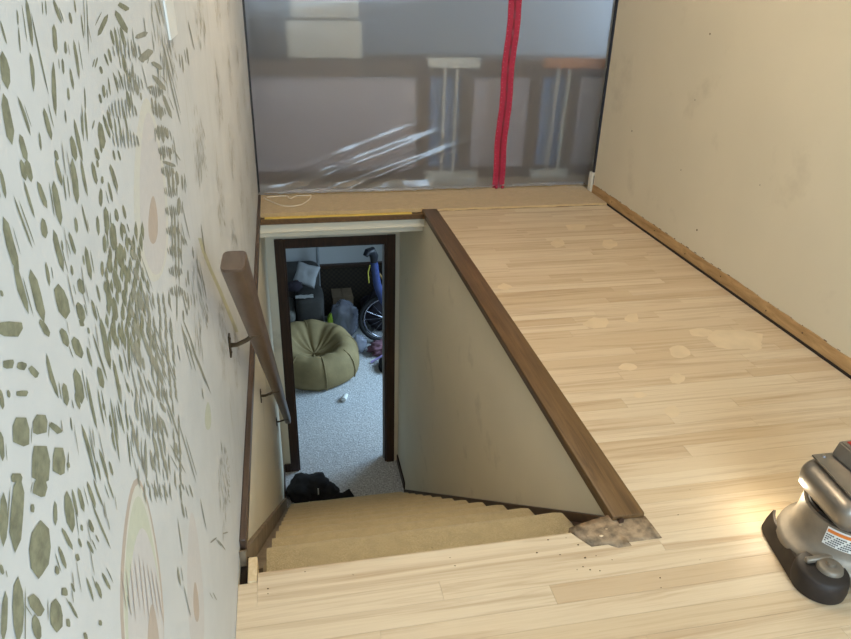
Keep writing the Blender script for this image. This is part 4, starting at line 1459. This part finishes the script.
# rounded guard overlapping at the near side
bm = bmesh.new()
rg = []
for z, s in ((.003, 1.0), (.02, 1.03), (.040, 1.0), (.052, .95), (.058, .86)):
    rg.append([bm.verts.new((1.194 + .060 * s * math.cos(a), .998 + .062 * s * math.sin(a), z)) for a in [2 * PI * k / 40 for k in range(40)]])
for A_, B_ in zip(rg, rg[1:]):
    for k in range(40):
        bm.faces.new((A_[k], A_[(k + 1) % 40], B_[(k + 1) % 40], B_[k]))
bm.faces.new(rg[0][::-1]); bm.faces.new(rg[-1])
obj('guard', bm, 'sander_guard', sd, True, 50)
# clamp over the guard
bm = bmesh.new()
bm_box(bm, 1.160, 1.245, 1.012, 1.026, .0585, .072, bev=.003)
bm_lathe(bm, [(.0, .070), (.024, .070), (.028, .067), (.030, .0585)], 28, (1.206, .992, 0))
cl = obj('clamp', bm, 'sander_metal', sd, True, 40)
bm = bmesh.new(); bm_lathe(bm, [(.0, .079), (.009, .078), (.010, .0705)], 16, (1.206, .992, 0))
c2 = obj('bolt', bm, 'sander_metal', cl, True)
# side boss low on the near right
bm = bmesh.new()
bm_tube(bm, [(1.30, .975, .045), (1.285, .938, .045)], .036, 24)
bm_tube(bm, [(1.285, .938, .045), (1.282, .931, .045)], .026, 24)
obj('side_boss', bm, 'sander_metal', sd, True, 40)
# motor housing: bulging front, flat lid
# motor housing: rounded transverse bar at the front, narrower body behind, flat lid
hx, hy = 1.335, 1.095
bm = bmesh.new()
rg = []
for t, k in ((0, .30), (.02, .62), (.055, .86), (.11, .97), (.2, 1.0), (.8, 1.0), (.9, .97), (.96, .84), (1, .55)):
    yy = .994 + .200 * t
    ring = []
    for j in range(32):
        a = 2 * PI * j / 32
        c, s_ = math.cos(a), math.sin(a)
        ring.append(bm.verts.new((1.268 + .066 * k * math.copysign(abs(c) ** .72, c) + (yy - .98) * .10, yy, .190 + .044 * k * math.copysign(abs(s_) ** .72, s_))))
    rg.append(ring)
for A_, B_ in zip(rg, rg[1:]):
    for j in range(32):
        bm.faces.new((A_[j], A_[(j + 1) % 32], B_[(j + 1) % 32], B_[j]))
bm.faces.new(rg[0]); bm.faces.new(rg[-1][::-1])
bmesh.ops.recalc_face_normals(bm, faces=bm.faces[:])
hd = obj('motor_housing', bm, 'sander_head', sd, True, 60)
bm = bmesh.new()
bm_box(bm, 1.28, 1.50, 1.035, 1.175, .154, .2325, bev=.018, seg=3)
obj('housing_body', bm, 'sander_head', sd, True, 50)
bm = bmesh.new()
bm_prism(bm, [(1.232, 1.03), (1.49, 1.022), (1.49, 1.186), (1.250, 1.188)], 'z', .2345, .2405)
bmesh.ops.bevel(bm, geom=bm.edges[:], offset=.003, segments=2, affect='EDGES')
lid = obj('lid', bm, 'sander_head', sd, True, 40)
bm = bmesh.new()
bm_prism(bm, [(1.300, .241), (1.49, .241), (1.49, .285), (1.312, .280)], 'y', 1.032, 1.180)
bmesh.ops.bevel(bm, geom=bm.edges[:], offset=.004, segments=2, affect='EDGES')
bx2 = obj('switch_box', bm, 'sander_head', sd, True, 40)
bm = bmesh.new()
bm_prism(bm, [(1.326, .2808), (1.48, .2848), (1.48, .2862), (1.326, .2820)], 'y', 1.042, 1.170)
lb = obj('red_label', bm, 'label_red', bx2)
bm = bmesh.new()
bm_prism(bm, [(1.345, .2820), (1.45, .2848), (1.45, .2868), (1.345, .2838)], 'y', 1.10, 1.125)
obj('label_band', bm, 'label_white', bx2)
for dx, dy in ((1.262, 1.045), (1.275, 1.172)):
    bm = bmesh.new(); bm_lathe(bm, [(.0, .2440), (.004, .2435), (.005, .2406)], 12, (dx, dy, 0))
    obj('screw', bm, 'bike_chrome', lid, True)
# rating plate wrapped on the neck with rows of print
def on_neck(a, z, R_):
    return Vector((SX + R_ * math.cos(a), SY + R_ * .90 * math.sin(a), z))


bm = bmesh.new()
A0, A1 = PI * 1.13, PI * 1.62
for k in range(24):
    a, b = A0 + (A1 - A0) * k / 24, A0 + (A1 - A0) * (k + 1) / 24
    bm.faces.new([bm.verts.new(q) for q in (on_neck(a, .092, .1320), on_neck(b, .092, .1320), on_neck(b, .140, .1268), on_neck(a, .140, .1268))])
bmesh.ops.remove_doubles(bm, verts=bm.verts[:], dist=1e-5)
pl2 = obj('rating_plate', bm, 'label_white', sd, True, 60)
for mat, rowz, hgt in (('ink', (.095, .101, .107, .113, .119), .0032), ('label_orange', (.127,), .009)):
    bm = bmesh.new()
    for j, z in enumerate(rowz):
        for k in range(40):
            if mat == 'ink' and (k * 7 + j * 5) % 6 == 0:
                continue
            a = A0 + .02 + (A1 - A0 - .04) * k / 40
            b = a + (A1 - A0 - .04) / 40 * (.8 if mat == 'ink' else 1.0)
            R_ = .1323 - (z - .092) * .108
            bm.faces.new([bm.verts.new(q) for q in (on_neck(a, z, R_ + .0006), on_neck(b, z, R_ + .0006), on_neck(b, z + hgt, R_ + .0002), on_neck(a, z + hgt, R_ + .0002))])
    obj('print_lines' if mat == 'ink' else 'print_band', bm, mat, pl2)
for o in sd.children_recursive:
    if o.parent is not sd:
        o.matrix_parent_inverse = Matrix()
# work lamp tucked under the housing
LX, LY = 1.292, 1.165
bm = bmesh.new()
bm_lathe(bm, [(.0, .0), (.010, .002), (.014, .012), (.014, .02)], 18, (LX, LY, .128))
obj('work_lamp', bm, 'sander_bulb', sd, True)
sl = bpy.data.lights.new('work_lamp_light', 'POINT'); sl.energy = 0.8; sl.color = (1.0, .88, .66); sl.shadow_soft_size = .015
so = bpy.data.objects.new('work_lamp_light', sl); C.objects.link(so); so.location = (LX - .072, LY + .052, .12)
